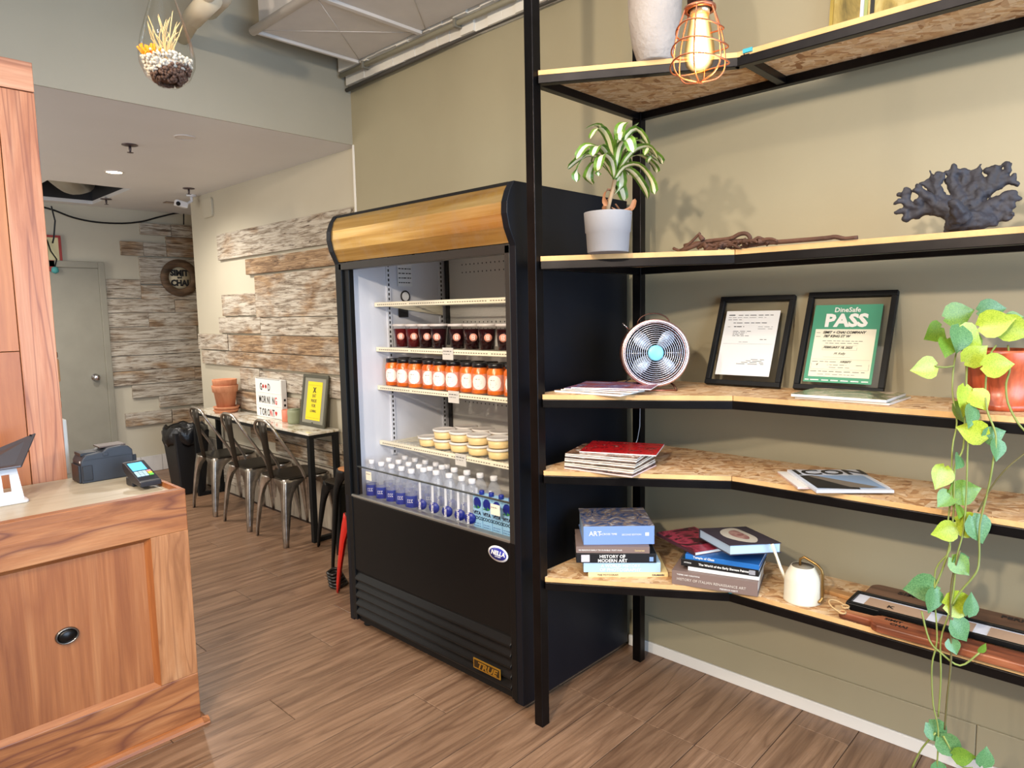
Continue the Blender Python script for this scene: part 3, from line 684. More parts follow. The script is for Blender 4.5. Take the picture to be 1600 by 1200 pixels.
book('pale blue photography history book above the thin cream book', cpos((-.642, 1.505), .275, .22, aA), .275, .22, .036, aA, lbc, lbc, [('A WORLD HISTORY', -.075, .0195, .0155, 0, wh), ('OF PHOTOGRAPHY', -.08, .004, .0165, 0, wh)], z=z, spine_m=lbc); z += .0365
bk = book('black modern art history book in the middle of the taller pile', cpos((-.662, 1.522), .285, .22, aA), .285, .22, .034, aA, bkc, bkc, [('HISTORY OF', -.06, .0185, .0165, .0002, wh), ('MODERN ART', -.066, .003, .0165, .0002, wh)], z=z)
MB().box(-.125, -.095, -.1125, -.111, .004, .03).build('spine_picture', picture([(.3, (230, 226, 224)), (.6, (190, 180, 190))], 60), bk)
MB().box(.118, .132, -.1125, -.111, .006, .022).build('publisher_mark', plain((120, 150, 190), .4), bk)
MB().box(.026, .0275, -.1122, -.111, .002, .032).build('spine_rule', wh, bk); z += .0345
book('grey brown book under the thick blue art book', cpos((-.658, 1.526), .262, .20, aA-.02), .262, .20, .024, aA-.02, brn, brn, [('RE-READING EARLY TO DURABLE  POST-WAR', -.122, .009, .0075, 0, wh), ('Somerset', .078, .008, .009, 0, crm)], z=z); z += .0245
covA = picture([(.3, (40, 44, 60)), (.45, (96, 110, 150)), (.55, (150, 128, 106)), (.7, (200, 204, 214))], 14, 3, .25)
bA = book('thick light blue art book lying on top of the taller pile', cpos((-.628, 1.515), .255, .235, aA+.03), .255, .235, .068, aA+.03, blc, covA, [('ART', -.108, .034, .024, .0002, wh), ('ACROSS TIME', -.068, .036, .010, 0, wh), ('SECOND EDITION', .01, .034, .0085, 0, wh)], z=z, pages=plain((176, 200, 230), .6))
MB().box(.095, .108, -.119, -.118, .032, .044).build('publisher_mark', wh, bA)
# right pile
aB = ang((-.496, 1.243), (-.41, .969)); z = ZS[0]+.0005
book('thick grey brown renaissance art book at the bottom of the lower pile', cpos((-.49, 1.235), .285, .21, aB), .285, .21, .05, aB, brn, brn, [('HISTORY OF ITALIAN RENAISSANCE ART', -.125, .018, .0125, 0, plain((206, 196, 184), .5)), ('THEMES AND VARIATIONS', -.125, .036, .0065, 0, wh), ('FREDERICK HARTT', .02, .006, .007, 0, wh)], z=z); z += .0505
book('thin white edged book in the lower pile under the black book', cpos((-.459, 1.19), .235, .19, aB), .235, .19, .015, aB, wh, wh, z=z); z += .0155
b3 = book('black book on an early Italian painter in the lower pile', cpos((-.468, 1.212), .258, .20, aB-.02), .258, .20, .0235, aB-.02, bkc, plain((40, 62, 70), .35), [('The World of the Early Sienese Painter', -.068, .009, .0105, .0002, wh), ('HYMAN', -.118, .011, .007, 0, wh)], z=z)
MB().box(.098, .118, -.1025, -.1008, .004, .019).build('publisher_mark', plain((150, 150, 156), .4), b3); z += .024
b4 = book('bright blue book sticking out under the open grey book', cpos((-.46, 1.2), .245, .19, aB-.05), .245, .19, .0175, aB-.05, plain((32, 104, 176), .35), plain((30, 90, 160), .35), [('Temple of Glass', -.095, .007, .011, .0002, wh)], z=z); z += .018
t = book('dark maroon book with a red cover patch at the back of the lower pile', (-.33, 1.235), .24, .17, .012, aB-.75, plain((70, 28, 36), .4), picture([(.4, (70, 26, 36)), (.55, (168, 60, 80)), (.65, (60, 24, 30))], 9), z=z)
z += .0125
covS = plain((62, 54, 66), .35)
t = book('grey violet paperback with a big shell picture on top of the lower pile', (-.325, 1.07), .185, .235, .034, aB+.62+math.pi, covS, covS, z=z+.012, pages=plain((176, 204, 232), .6), tilt=(.07, -.03))
sh = MB(); N = 26; pts = []
for k in range(N):
    q = 2*math.pi*k/N; rx = .052+.018*math.cos(q+.6)+.005*math.sin(3*q); ry = .10+.01*math.sin(2*q); pts.append((rx*math.cos(q)-.01, ry*math.sin(q), .0346))
sh.add([(-.005, 0, .0346)]+pts, [(0, 1+k, 1+(k+1) % N) for k in range(N)]); sh.build('shell_picture', plain((206, 200, 186), .4), t)
sh = MB(); pts = [(p[0]*.5-.003, p[1]*.62-.004, .0352) for p in pts]
sh.add([(-.005, 0, .0352)]+pts, [(0, 1+k, 1+(k+1) % N) for k in range(N)]); sh.build('shell_heart', picture([(.4, (150, 100, 96)), (.6, (190, 150, 140))], 20), t)

# magazines -------------------------------------------------------------
def mag(lbl, c, w, d, h, rot, z, cover, edge=None, group=None, sag=0.0):
    t = thing('magazine', lbl, 'magazine', (c[0], c[1], z), (0, 0, rot), group)
    MB().box(-w/2, w/2, -d/2, d/2, 0, h-.0006).build('pages', edge or plain((226, 224, 220), .5), t, .0008, segs=1)
    MB().box(-w/2, w/2, -d/2, d/2, h-.0006, h).build('cover', cover, t)
    return t
c1 = picture([(.3, (50, 40, 60)), (.45, (160, 90, 96)), (.6, (120, 110, 150)), (.75, (214, 206, 216))], 8, 2)
c2 = picture([(.3, (40, 36, 34)), (.5, (150, 110, 84)), (.7, (230, 222, 210))], 10, 2)
z = ZS[2]+.0005; g = 'magazines beside the copper fan'
a1 = ang((-.633, 1.57), (-.64, 1.31))
mag('white spined magazine at the bottom of the pile beside the copper fan', (-.54, 1.495), .27, .21, .008, a1+.12, z, c2, group=g)
mag('magazine second from the bottom beside the copper fan', (-.53, 1.475), .27, .21, .0055, a1+.2, z+.0085, c2, group=g)
mag('magazine second from the top beside the copper fan', (-.525, 1.47), .27, .21, .0045, a1+.32, z+.0145, c1, group=g)
mag('top magazine with a pink and blue cover beside the copper fan', (-.51, 1.45), .28, .215, .0045, a1+.42, z+.0195, c1, group=g)
a2 = ang((-.39, .87), (-.39, .61))
cg_ = picture([(.3, (70, 66, 50)), (.5, (130, 132, 96)), (.62, (190, 170, 150)), (.8, (216, 214, 196))], 7, 2)
mag('lower white magazine in front of the green framed certificate', (-.255, .735), .275, .21, .007, a2-.03, z, cg_)
mm = mag('upper magazine with an olive cover in front of the green certificate', (-.265, .745), .275, .21, .009, a2, z+.0075, cg_)
z = ZS[1]+.0005; g = 'magazine stack at the left end of the second shelf'; a3 = ang((-.69, 1.57), (-.66, 1.29))
ed = [plain(c, .5) for c in ((224, 196, 190), (60, 50, 60), (228, 220, 208), (214, 206, 190), (70, 66, 60), (228, 222, 206), (206, 200, 190), (44, 40, 44), (222, 218, 208), (212, 206, 196))]
hs = [.006, .004, .0055, .0055, .0035, .006, .0045, .004, .0055, .005]
for i in range(10):
    nm = 'bottom' if i == 0 else ORD[i]
    mag('magazine lying %s from the bottom in the leaning magazine stack' % nm if i else 'pink edged magazine at the bottom of the leaning magazine stack', (-.545+.0035*i, 1.455+.003*i), .265, .205, hs[i], a3+.04+.018*i, z, c2, ed[i], g); z += hs[i]+.0005
redm = picture([(.3, (150, 20, 24)), (.5, (206, 36, 40)), (.62, (120, 14, 18)), (.75, (226, 150, 140))], 30, 1)
mag('glossy red magazine on top of the leaning stack', (-.46, 1.46), .275, .21, .005, a3+.3, z, redm)
z = ZS[1]+.0005
a4 = ang((-.175, .943), (-.256, .981))
mg = mag('lower pink edged magazine under the black and blue design magazine', (-.262, .79), .21, .275, .007, ang((-.2, .96), (-.40, .80))+math.pi, z, wh, plain((214, 190, 186), .5))
# top magazine: local x right along title, local y up the page
tl, tr_, bl_, br_ = Vector((-0.2471,0.9196,0.9750)), Vector((-0.1515,0.7564,0.9750)), Vector((-0.4879,0.7557,0.9750)), Vector((-0.3301,0.6098,0.9750))
cc = (tl+tr_+bl_+br_)/4; ux = ((tr_-tl)+(br_-bl_)).normalized(); rz = math.atan2(ux.y, ux.x)
t = thing('magazine', 'white design magazine with a big black title and a black and blue picture', 'magazine', (cc.x+.012, cc.y, z+.0075), rz)
MB().box(-.112, .112, -.135, .135, 0, .008).build('pages', plain((220, 226, 240), .5), t, .001)
MB().box(-.112, .112, -.135, .135, .008, .0086).build('cover', plain((214, 222, 236), .25), t)
text('ICON', .092, bkc, t, (-.104, .064, .0087), u=(1, 0, 0), v=(0, 1, 0), world=False, bold=.002, sx=.98)
MB().add([(-.1, -.11, .0092), (.02, -.125, .0092), (.035, -.05, .0092), (-.06, .052, .0092), (-.1, .052, .0092)], [(0, 1, 2, 3, 4)]).build('cover_picture', plain((26, 26, 30), .3), t)
MB().add([(-.1, .052, .0090), (.1, .052, .0090), (.1, -.115, .0090), (-.1, -.115, .0090)], [(3, 2, 1, 0)]).build('cover_picture', plain((140, 170, 206), .3), t)
MB().add([(-.075, .04, .0095), (-.05, .045, .0095), (.07, -.085, .0095), (.085, -.1, .0095), (.05, -.112, .0095), (-.0, -.1, .0095)], [(5, 4, 3, 2, 1, 0)]).build('cover_picture', plain((120, 110, 98), .4), t)

# framed certificates -----------------------------------------------------
def frame(lbl, base, w, h, tilt, inner, name='picture_frame'):
    t = thing(name, lbl, 'frame', base, (0, tilt, 0))
    e = .018
    for nm, b in (('frame_rail', (0, -w, 0, e)), ('frame_rail', (0, -w, h-e, h)), ('frame_stile', (0, -e, e, h-e)), ('frame_stile', (-w+e, -w, e, h-e))):
        MB().box(-.008, .012, b[0], b[1], b[2], b[3]).build(nm, M['blackmat'], t, .002)
    MB().box(.004, .005, -e, -w+e, e, h-e).build('pane', glass('frame glass', (.9, .9, .9, 1), .0, .2), t)
    return t
papr = plain((228, 228, 226), .6); ink = plain((60, 60, 62), .7); inkd = plain((24, 24, 28), .7)
tl1 = .38
f1 = frame('black frame leaning on the wall with a plain white certificate', (-.145, 1.298, ZS[2]+.006), .287, .352, tl1, None)
p = MB().box(.0028, .0035, -.032, -.240, .040, .295).build('certificate', papr, f1)
rows = rnd_text_rows(.012, .045, .236, .006, 1)+rnd_text_rows(.05, .185, .236, .004, 4)+rnd_text_rows(.012, .16, .227, .002, 5)+rnd_text_rows(.012, .07, .218, .003, 2)+rnd_text_rows(.035, .165, .205, .004, 5)
rows += rnd_text_rows(.04, .08, .19, .005, 2)+rnd_text_rows(.015, .03, .19, .002, 1)+rnd_text_rows(.135, .19, .19, .002, 2)+rnd_text_rows(.135, .19, .182, .002, 2)
for zz in (.172, .166, .160, .154): rows += rnd_text_rows(.04, .04+R.uniform(.04, .08), zz, .0028, 3)
rows += rnd_text_rows(.15, .175, .14, .003, 1)+rnd_text_rows(.07, .11, .13, .002, 2)+[(.008, .2, .123, .0007)]
for zz in (.062, .056, .050, .044): rows += rnd_text_rows(.13-(.062-zz)*3, .18, zz, .0028, 2)
lines(rows, ink, p, (.0028, -.032, .040), (0, -1, 0), (0, 0, 1))
f2 = frame('black frame leaning on the wall with a green pass notice', (-.14, .965, ZS[2]+.006), .288, .358, tl1, None)
gr = plain((70, 150, 118), .5); crmp = plain((232, 228, 206), .6)
p = MB().box(.0028, .0035, -.028, -.247, .030, .312).build('notice', gr, f2)
text('DineSafe', .024, wh, p, (.0024, -.1375, .285), world=False, bold=.0004, align='CENTER')
text('PASS', .063, wh, p, (.0024, -.1375, .233), world=False, bold=.0028, align='CENTER', sx=1.05)
q = MB().box(.0018, .0026, -.042, -.238, .050, .222).build('white_sheet', crmp, p)
text('SIMIT + CHAI COMPANY', .0125, inkd, q, (.0014, -.068, .206), world=False, bold=.0003, shear=.3)
text('787 KING ST W', .0125, inkd, q, (.0014, -.072, .192), world=False, bold=.0003, shear=.3)
text('FEBRUARY 18, 2025', .011, inkd, q, (.0014, -.078, .152), world=False, bold=.0002, shear=.3)
text('M. Kelly', .011, ink, q, (.0014, -.115, .130), world=False, shear=.4)
text('N9207Y', .010, inkd, q, (.0014, -.14, .101), world=False, bold=.0002, shear=.3)
rows = [(.005, .018, .158, .002), (.005, .02, .144, .002)]+rnd_text_rows(.03, .16, .128, .0025, 6)+rnd_text_rows(.04, .15, .120, .0025, 6)+[(.033, .145, .112, .0006), (.033, .145, .096, .0006), (.033, .0336, .096, .016), (.1444, .145, .096, .016), (.04, .13, .070, .0006)]
rows += rnd_text_rows(.006, .085, .053, .0025, 4)+rnd_text_rows(.065, .12, .042, .0022, 3)+rnd_text_rows(.15, .17, .042, .0022, 1)+rnd_text_rows(.065, .13, .033, .0022, 3)+rnd_text_rows(.005, .18, .018, .003, 8)+rnd_text_rows(.03, .15, .008, .002, 6)
rows += [(.004, .19, .062, .0006), (.004, .19, .026, .0006), (.004, .0046, .026, .036), (.1894, .19, .026, .036), (.057, .0576, .041, .005), (.0615, .062, .041, .005), (.057, .062, .041, .0005), (.057, .062, .046, .0005)]
lines(rows, ink, q, (.0018, -.042, .050), (0, -1, 0), (0, 0, 1))
text('v', .014, inkd, q, (.0014, -.062, .090), world=False, shear=.3)
lines(rnd_text_rows(.005, .215, .006, .006, 7), wh, p, (.0028, -.028, .030), (0, -1, 0), (0, 0, 1))

# copper desk fan ------------------------------------------------------------
copper = NT('copper'); copper.set(Base_Color=lin((186, 120, 96)), Metallic=.85, Roughness=.28); copper = copper.m
silver = plain((206, 200, 204), .2, .95, name='polished metal'); aqua = plain((120, 190, 214), .35)
nz = Vector((-.74, -.655, .05)).normalized(); ux = Vector((.662, -.749, 0)).normalized(); uy = nz.cross(ux); B = basis(ux, uy)
FCn = Vector((-.415, 1.35, ZS[2]+.136)); rf = .119
t = thing('desk_fan', 'round copper desk fan with a chrome grille and pale blue hub', 'fan', (-.38, 1.38, ZS[2]+.0005))
MB().lathe([(.001, -.082), (rf-.006, -.082), (rf-.006, -.02)], 36, FCn, B, cap0=False, cap1=False).build('dark_interior', plain((26, 20, 20), .6), t, world=True, fix=False)
MB().lathe([(rf-.012, 0), (rf, -.002), (rf, -.07), (rf-.02, -.085), (.03, -.09), (.001, -.09)], 40, FCn, B, cap0=False).build('housing', copper, t, world=True)
MB().lathe([(rf-.008, .004), (rf+.001, .006), (rf+.003, 0), (rf-.001, -.008), (rf-.012, -.004), (rf-.008, .004)], 44, FCn, B, cap0=False, cap1=False).build('grille_rim', plain((214, 178, 168), .22, .9), t, world=True)
for k in range(11):
    r = .034+k*.0074
    MB().tube([FCn+B@Vector((r*math.cos(a*math.pi/20), r*math.sin(a*math.pi/20), .008+.004*(1-r/rf))) for a in range(40)], .0014, 6, closed=True).build('grille_ring', silver, t, world=True)
for a in (55, 125, 235, 305, 0, 180): 
    q = math.radians(a); MB().tube([FCn+B@Vector((.03*math.cos(q), .03*math.sin(q), .010)), FCn+B@Vector((.112*math.cos(q), .112*math.sin(q), .005))], .0011, 6).build('grille_spoke', silver, t, world=True)
MB().lathe([(.001, .014), (.024, .014), (.028, .011), (.028, .004), (.001, .004)], 30, FCn, B).build('hub_cap', aqua, t, world=True)
for a in (48, 135, 222, 312):
    q = math.radians(a); pts = []
    for r, w in ((.02, .011), (.045, .021), (.07, .026), (.088, .020), (.096, .007)):
        pts.append((r, w))
    vs = [];
    for r, w in pts:
        for sg in (-1, 1):
            vs.append(FCn+B@(Vector((r*math.cos(q)-sg*w*math.sin(q), r*math.sin(q)+sg*w*math.cos(q), -.020+sg*w*.3))))
    b = MB().add(vs, [(2*i, 2*i+1, 2*i+3, 2*i+2) for i in range(4)], 0, True).build('blade', plain((196, 208, 222), .35, .35), t, world=True, fix=False)
    sm = b.modifiers.new('thickness', 'SOLIDIFY'); sm.thickness = .0012
MB().lathe([(.018, .0), (.018, -.05), (.001, -.05)], 20, FCn, B).build('motor', plain((40, 36, 36), .4), t, world=True)
MB().tube([FCn+B@Vector((.058*math.cos(math.radians(a)), .105+.038*math.sin(math.radians(a)), -.035)) for a in range(0, 181, 15)], .0025, 6).build('handle', plain((90, 62, 50), .3, .8), t, world=True)
for sg in (-1, 1): MB().tube([FCn+B@Vector((sg*.05, -.10, -.04)), FCn+B@Vector((sg*.068, -.118, -.01)), FCn+B@Vector((sg*.072, -.134, .012))], .004, 6).build('stand_leg', plain((90, 62, 50), .3, .8), t, world=True)
MB().tube([FCn+B@Vector((-.072, -.133, .012)), FCn+B@Vector((.072, -.133, .012))], .003, 6).build('stand_bar', copper, t, world=True)
MB().tube([FCn+B@Vector((-.085, .085, -.05)), FCn+B@Vector((-.11, .11, -.05))], .0025, 6).build('switch_lever', silver, t, world=True)
t.children[0]; tt = (MB().tube([(-0.3800,1.4790,1.2674), (-0.3600,1.5125,1.2542), (-0.4200,1.4833,1.2442), (-0.4000,1.4798,1.2354), (-0.3000,1.5176,1.2263), (-.125, 1.57, 1.245)], .003, 6).build('fan_cord', plain((24, 30, 44), .4), t, world=True))
# power strip on the second shelf
t = thing('power_strip', 'white power strip with a plug behind the magazines', 'power strip', (-.25, 1.6, ZS[1]+.0005), math.radians(-60))
MB().box(-.05, .05, -.02, .02, 0, .022).build('strip_body', plain((214, 220, 236), .4), t, .004)
MB().box(-.075, -.05, -.014, .014, .003, .026).build('plug', M['blackmat'], t, .003)
tt = (MB().tube([(-.222-.25+.25, 1.565, ZS[1]+.012), (-.16, 1.592, ZS[1]+.03), (-.13, 1.60, ZS[1]+.08), (-.125, 1.60, 1.19)], .002, 6).build('power_lead', plain((190, 194, 200), .4), None))
tag(tt, 'pale thin wire rising from the power strip along the rear shelf post', 'cable'); tt.name = 'thin_wire'
# ---------------------------------------------------------------- watering can
zb = ZS[0]+.0005
cream2 = plain((226, 220, 200), .35, name='cream lacquer'); goldw = plain((150, 116, 66), .3, .85, name='brass wire')
wc = (-0.3242,0.8424,0.5700)
t = thing('watering_can', 'small cream watering can with a long spout and brass handle', 'watering can', (-.335, .845, zb))
MB().lathe([(.056, 0), (.058, .003), (.056, .008), (.055, .075), (.050, .09), (.036, .115), (.035, .117), (.032, .115), (.045, .092), (.05, .01), (.001, .008)], 32, cap0=True).build('can_body', cream2, t)
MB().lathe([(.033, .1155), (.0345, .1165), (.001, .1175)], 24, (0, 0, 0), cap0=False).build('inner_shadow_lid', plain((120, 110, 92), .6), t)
du = Vector((-.42, .9, 0)).normalized()
MB().tube([du*.05+Vector((0, 0, .062)), du*.068+Vector((0, 0, .105)), du*.080+Vector((0, 0, .14)), du*.095+Vector((0, 0, .18))], [.0055, .005, .0045, .0055], 10).build('spout', plain((236, 228, 204), .3), t)
dv = Vector((.08, -1, 0)).normalized()
MB().tube([du*.008+Vector((0, 0, .115)), du*.008+Vector((0, 0, .138)), Vector((0, 0, .146))+dv*.004, dv*.045+Vector((0, 0, .128)), dv*.058+Vector((0, 0, .115)), dv*.062+Vector((0, 0, .10)), dv*.063+Vector((0, 0, .03)), dv*.062+Vector((0, 0, .018)), dv*.045+Vector((0, 0, .014))+Vector((-.02, -.015, 0))], .0045, 8).build('handle', goldw, t)

# ---------------------------------------------------------------- boards lying on the lowest shelf
wal = wood('walnut', ((62, 40, 28), (104, 72, 52), (132, 98, 74)), 'y', 1.2, 12, .5, .1)
rose = wood('reddish acacia', ((84, 40, 26), (150, 84, 54), (206, 150, 104)), 'y', 1.4, 12, .38, .1, rings=9, ringcol=(72, 36, 24), ringamt=.7, rs=(1.2, 7))
oli = wood('olive wood', ((120, 80, 44), (184, 136, 84), (206, 166, 112)), 'y', 1.2, 10, .4, .1)
ink2 = plain((34, 24, 20), .6)
def rpoly(y0, y1, x0, x1, r, n=5):
    out = []
    for cx, cy, a in ((x1-r, y0+r, -90), (x1-r, y1-r, 0), (x0+r, y1-r, 90), (x0+r, y0+r, 180)):
        for i in range(n+1):
            q = math.radians(a+90*i/n); out.append((cx+r*math.cos(q), cy+r*math.sin(q)))
    return out
t = thing('walnut_board', 'long dark walnut board with burnt lettering behind the tasting tray', 'board', (-.15, .3, zb))
MB().prism(rpoly(-.3, .70, -.215, -.085, .03), zb, zb+.02).build('board_body', wal, t, .003, world=True)
text('SIMIT', .035, ink2, t, (-.135, .615, zb+.0205), u=(0, -1, 0), v=(1, 0, 0), bold=.001)
text('PERFECT ANGLE', .03, ink2, t, (-.125, .34, zb+.0205), u=(0, -1, 0), v=(1, 0, 0), bold=.0008)
t = thing('menu_tray', 'long black framed tray with a white mat and brown letter cards', 'tray', (-.25, .3, zb))
TX0, TX1, TZ = -.335, -.225, zb+.0205
TY1, TY0 = .708, -.25
for b in ((TX0, TX0+.01, TY0, TY1), (TX1-.01, TX1, TY0, TY1), (TX0+.01, TX1-.01, TY1-.01, TY1), (TX0+.01, TX1-.01, TY0, TY0+.01)):
    MB().box(b[0], b[1], b[2], b[3], TZ, TZ+.016).build('tray_rim', M['black'], t, .001, world=True)
MB().box(TX0+.01, TX1-.01, TY0+.01, TY1-.01, TZ, TZ+.009).build('white_mat', plain((220, 222, 230), .5), t, world=True)
crd = plain((178, 148, 122), .7, var=.08)
for i, (y1, w, ch) in enumerate(((.665, .17, 'K'), (.465, .085, 'E'), (.345, .085, 'A'), (.225, .12, 'N'), (.07, .12, 'O'))):
    c = MB().box(TX0+.018, TX1-.02, y1-w, y1, TZ+.009, TZ+.0105).build('letter_card', crd, t, world=True)
    if ch in 'KN': text(ch, .028, ink2, c, (TX0+.04, y1-(.06 if ch == 'K' else .095), TZ+.0106), u=(0, -1, 0), v=(1, 0, 0), bold=.0008)
MB().box(TX0-.001, TX0+.02, .615, TY1+.003, zb, TZ+.012).build('tray_corner_block', M['black'], t, .003, world=True)
t = thing('serving_board', 'reddish wooden serving board with a stub handle and burnt lettering', 'board', (-.37, .3, zb))
hp = [(-.425, -.2), (-.345, -.2), (-.345, .60), (-.352, .614), (-.362, .622), (-.366, .70), (-.378, .715), (-.392, .712), (-.398, .70), (-.400, .622), (-.415, .612), (-.425, .596)]
MB().prism(hp, zb+.001, zb+.024).build('board_body', rose, t, .004, world=True)
text('SIMIT', .02, ink2, t, (-.372, .59, zb+.0245), u=(0, -1, 0), v=(1, 0, 0), bold=.0006)
text('CHAI', .02, ink2, t, (-.398, .57, zb+.0245), u=(0, -1, 0), v=(1, 0, 0), bold=.0006)
tw = plain((196, 160, 110), .9)
pts = [(-.38+.03*math.cos(a), .715+.03*math.sin(a), zb+.03+.012*math.sin(a)) for a in [i*math.pi/9 for i in range(18)]]
MB().tube(pts, .0026, 6, closed=True).build('twine_loop', tw, t, world=True)
for sg in (-1, 1): MB().tube([(-.385+sg*.014+.013*math.cos(a), .70+.010*math.sin(a), zb+.028+.004*sg) for a in [i*math.pi/6 for i in range(12)]], .0026, 6, closed=True).build('twine_bow', tw, t, world=True)
t = tag(MB().prism([(-.245, .70), (-.205, .725), (-.19, .90), (-.225, .91)], zb, zb+.014).build('narrow_board', oli, None, .003), 'narrow olive wood board lying behind the watering can', 'board')

# ---------------------------------------------------------------- potted dragon plant
potm = plain((146, 144, 146), .7, bump=.1, name='grey fibre pot')
PC = Vector((-.648, 1.388, ZS[3]+.0005))
t = thing('potted_plant', 'variegated dragon plant with arching leaves in a pale grey pot', 'plant', PC)
MB().lathe([(.066, 0), (.068, .002), (.072, .064), (.0745, .066), (.079, .128), (.079, .130), (.074, .130), (.072, .11), (.001, .108)], 36).build('pot', potm, t)
MB().lathe([(.0735, .108), (.001, .112)], 20, cap0=False).build('soil', plain((52, 38, 28), .9, bump=.6), t)
bark = plain((164, 136, 104), .8, bump=.5, var=.3, name='plant bark')
MB().tube([(0, 0, .10), (.002, 0, .15), (.012, -.010, .20), (.018, -.016, .235)], [.0085, .0075, .0065, .007], 10).build('stem', bark, t)
grn1 = NT('leaf green'); grn1.set(Base_Color=grn1.ramp(grn1.noise(grn1.coord((1, 1, 1)), 30, 3), [(.35, (60, 96, 30)), (.7, (122, 160, 56))]), Roughness=.4); grn1 = grn1.m
crl = plain((226, 222, 186), .45, name='cream leaf stripe'); dry = plain((158, 110, 78), .8, var=.2, name='dry leaf')
def strap(base, pts, w, mats, par, name='leaf', fold=.25, twist=0):
    """arching leaf: centre line through pts, three lanes across (green, cream, green)."""
    P = [Vector(p) for p in pts]; C = []
    n = 12
    for i in range(n+1):  # Catmull-Rom
        s_ = i/n*(len(P)-1); k = min(int(s_), len(P)-2); f = s_-k
        p0, p1, p2, p3 = P[max(k-1, 0)], P[k], P[k+1], P[min(k+2, len(P)-1)]
        C.append(.5*((2*p1)+(p2-p0)*f+(2*p0-5*p1+4*p2-p3)*f*f+(3*p1-p0-3*p2+p3)*f**3))
    mb = MB(); vs = []
    for i, c in enumerate(C):
        tg = (C[min(i+1, n)]-C[max(i-1, 0)]).normalized(); sd = tg.cross(Vector((0, 0, 1)))
        if sd.length < .1: sd = Vector((1, 0, 0))
        sd = Matrix.Rotation(twist*i/n, 3, tg)@sd.normalized(); up = sd.cross(tg).normalized(); s_ = i/n
        ww = w*(.35+1.5*s_*(1-s_)**.55*1.25 if s_ < 1 else 0)*(1 if s_ < .97 else .2)
        for q in (-1, -.42, 0, .42, 1): vs.append(c+sd*ww*q+up*ww*fold*abs(q))
    fs = []; mi = []
    for i in range(n):
        for j in range(4):
            fs.append((i*5+j, i*5+j+1, (i+1)*5+j+1, (i+1)*5+j)); mi.append(1 if j in (1, 2) else 0)
    mb.v = [tuple(v) for v in vs]; mb.f = [list(f) for f in fs]; mb.mi = mi; mb.sm = [True]*len(fs)
    return mb.build(name, mats, par, fix=False)
rt = Vector((.69, -.724, 0)); fw = Vector((.724, .69, 0))
def L(r, u, f=0): return rt*r*1.22+fw*f*1.2+Vector((.018, -.016, .235+u*(1.28 if u > 0 else 1.1)))
lv = [ # (sideways, up, depth) polylines in metres from the crown
 [(0,.0,0),(-.03,.07,.0),(-.075,.085,-.01),(-.105,.05,-.02)], [(0,.01,0),(-.04,.075,.02),(-.09,.06,.03),(-.125,.035,.03)],
 [(0,-.0,0),(-.035,.045,-.02),(-.08,.055,-.03),(-.105,.02,-.04),(-.107,-.012,-.04)], [(0,.0,0),(-.045,.05,.03),(-.065,.02,.06),(-.05,-.0,.07)],
 [(0,.02,0),(-.02,.09,-.03),(-.05,.115,-.06),(-.075,.085,-.08)], [(0,.02,0),(.01,.1,.0),(.018,.135,.01),(.035,.15,.03)],
 [(0,.02,0),(.02,.09,-.02),(.05,.115,-.04),(.078,.075,-.05),(.07,.05,-.05)], [(0,.01,0),(.03,.08,.03),(.075,.09,.05),(.105,.07,.06),(.13,.055,.06)],
 [(0,.0,0),(.03,.06,-.02),(.065,.075,-.03),(.105,.05,-.04),(.12,.03,-.04)], [(0,.0,0),(.02,.025,-.03),(.055,.025,-.05),(.085,-.015,-.06),(.095,-.055,-.06)],
 [(0,.0,0),(.03,.03,.02),(.06,.02,.04),(.09,-.02,.05),(.098,-.05,.05)], [(0,.01,0),(.02,.04,.05),(.03,.0,.08),(.01,-.03,.08)],
 [(0,.02,0),(-.012,.08,.03),(-.03,.10,.07),(-.05,.06,.10)], [(0,.02,0),(.018,.08,.05),(.045,.07,.09),(.055,.03,.11)], [(0,.01,0),(.005,.07,-.05),(.02,.08,-.09),(.03,.045,-.11)],
 [(0,.02,0),(-.02,.09,-.01),(-.045,.13,-.02),(-.085,.12,-.03)], [(0,.03,0),(.01,.085,-.02),(.04,.12,-.02),(.06,.135,-.01)]]
for i, p in enumerate(lv+[[(a*.8-c*.7, b*.85, a*.7+c*.8) for a, b, c in q] for q in lv[::2]]): strap(None, [L(*q) for q in p], .0185, [grn1, crl], t, 'leaf', .2, R.uniform(-.8, .8))
for p in ([(0,-.04,0),(-.02,-.03,0),(-.03,-.06,-.02),(-.025,-.08,-.03)], [(-.01,-.08,0),(.01,-.10,-.02),(.035,-.10,-.03),(.03,-.09,-.02)], [(0,-.07,0),(.02,-.09,.02),(.05,-.08,.03),(.06,-.05,.03)], [(0,-.03,0),(-.015,-.06,0),(-.03,-.09,.02),(-.015,-.1,.03)]):
    strap(None, [L(*q) for q in p], .009, [dry, dry], t, 'dry_leaf', .5, 1.5)

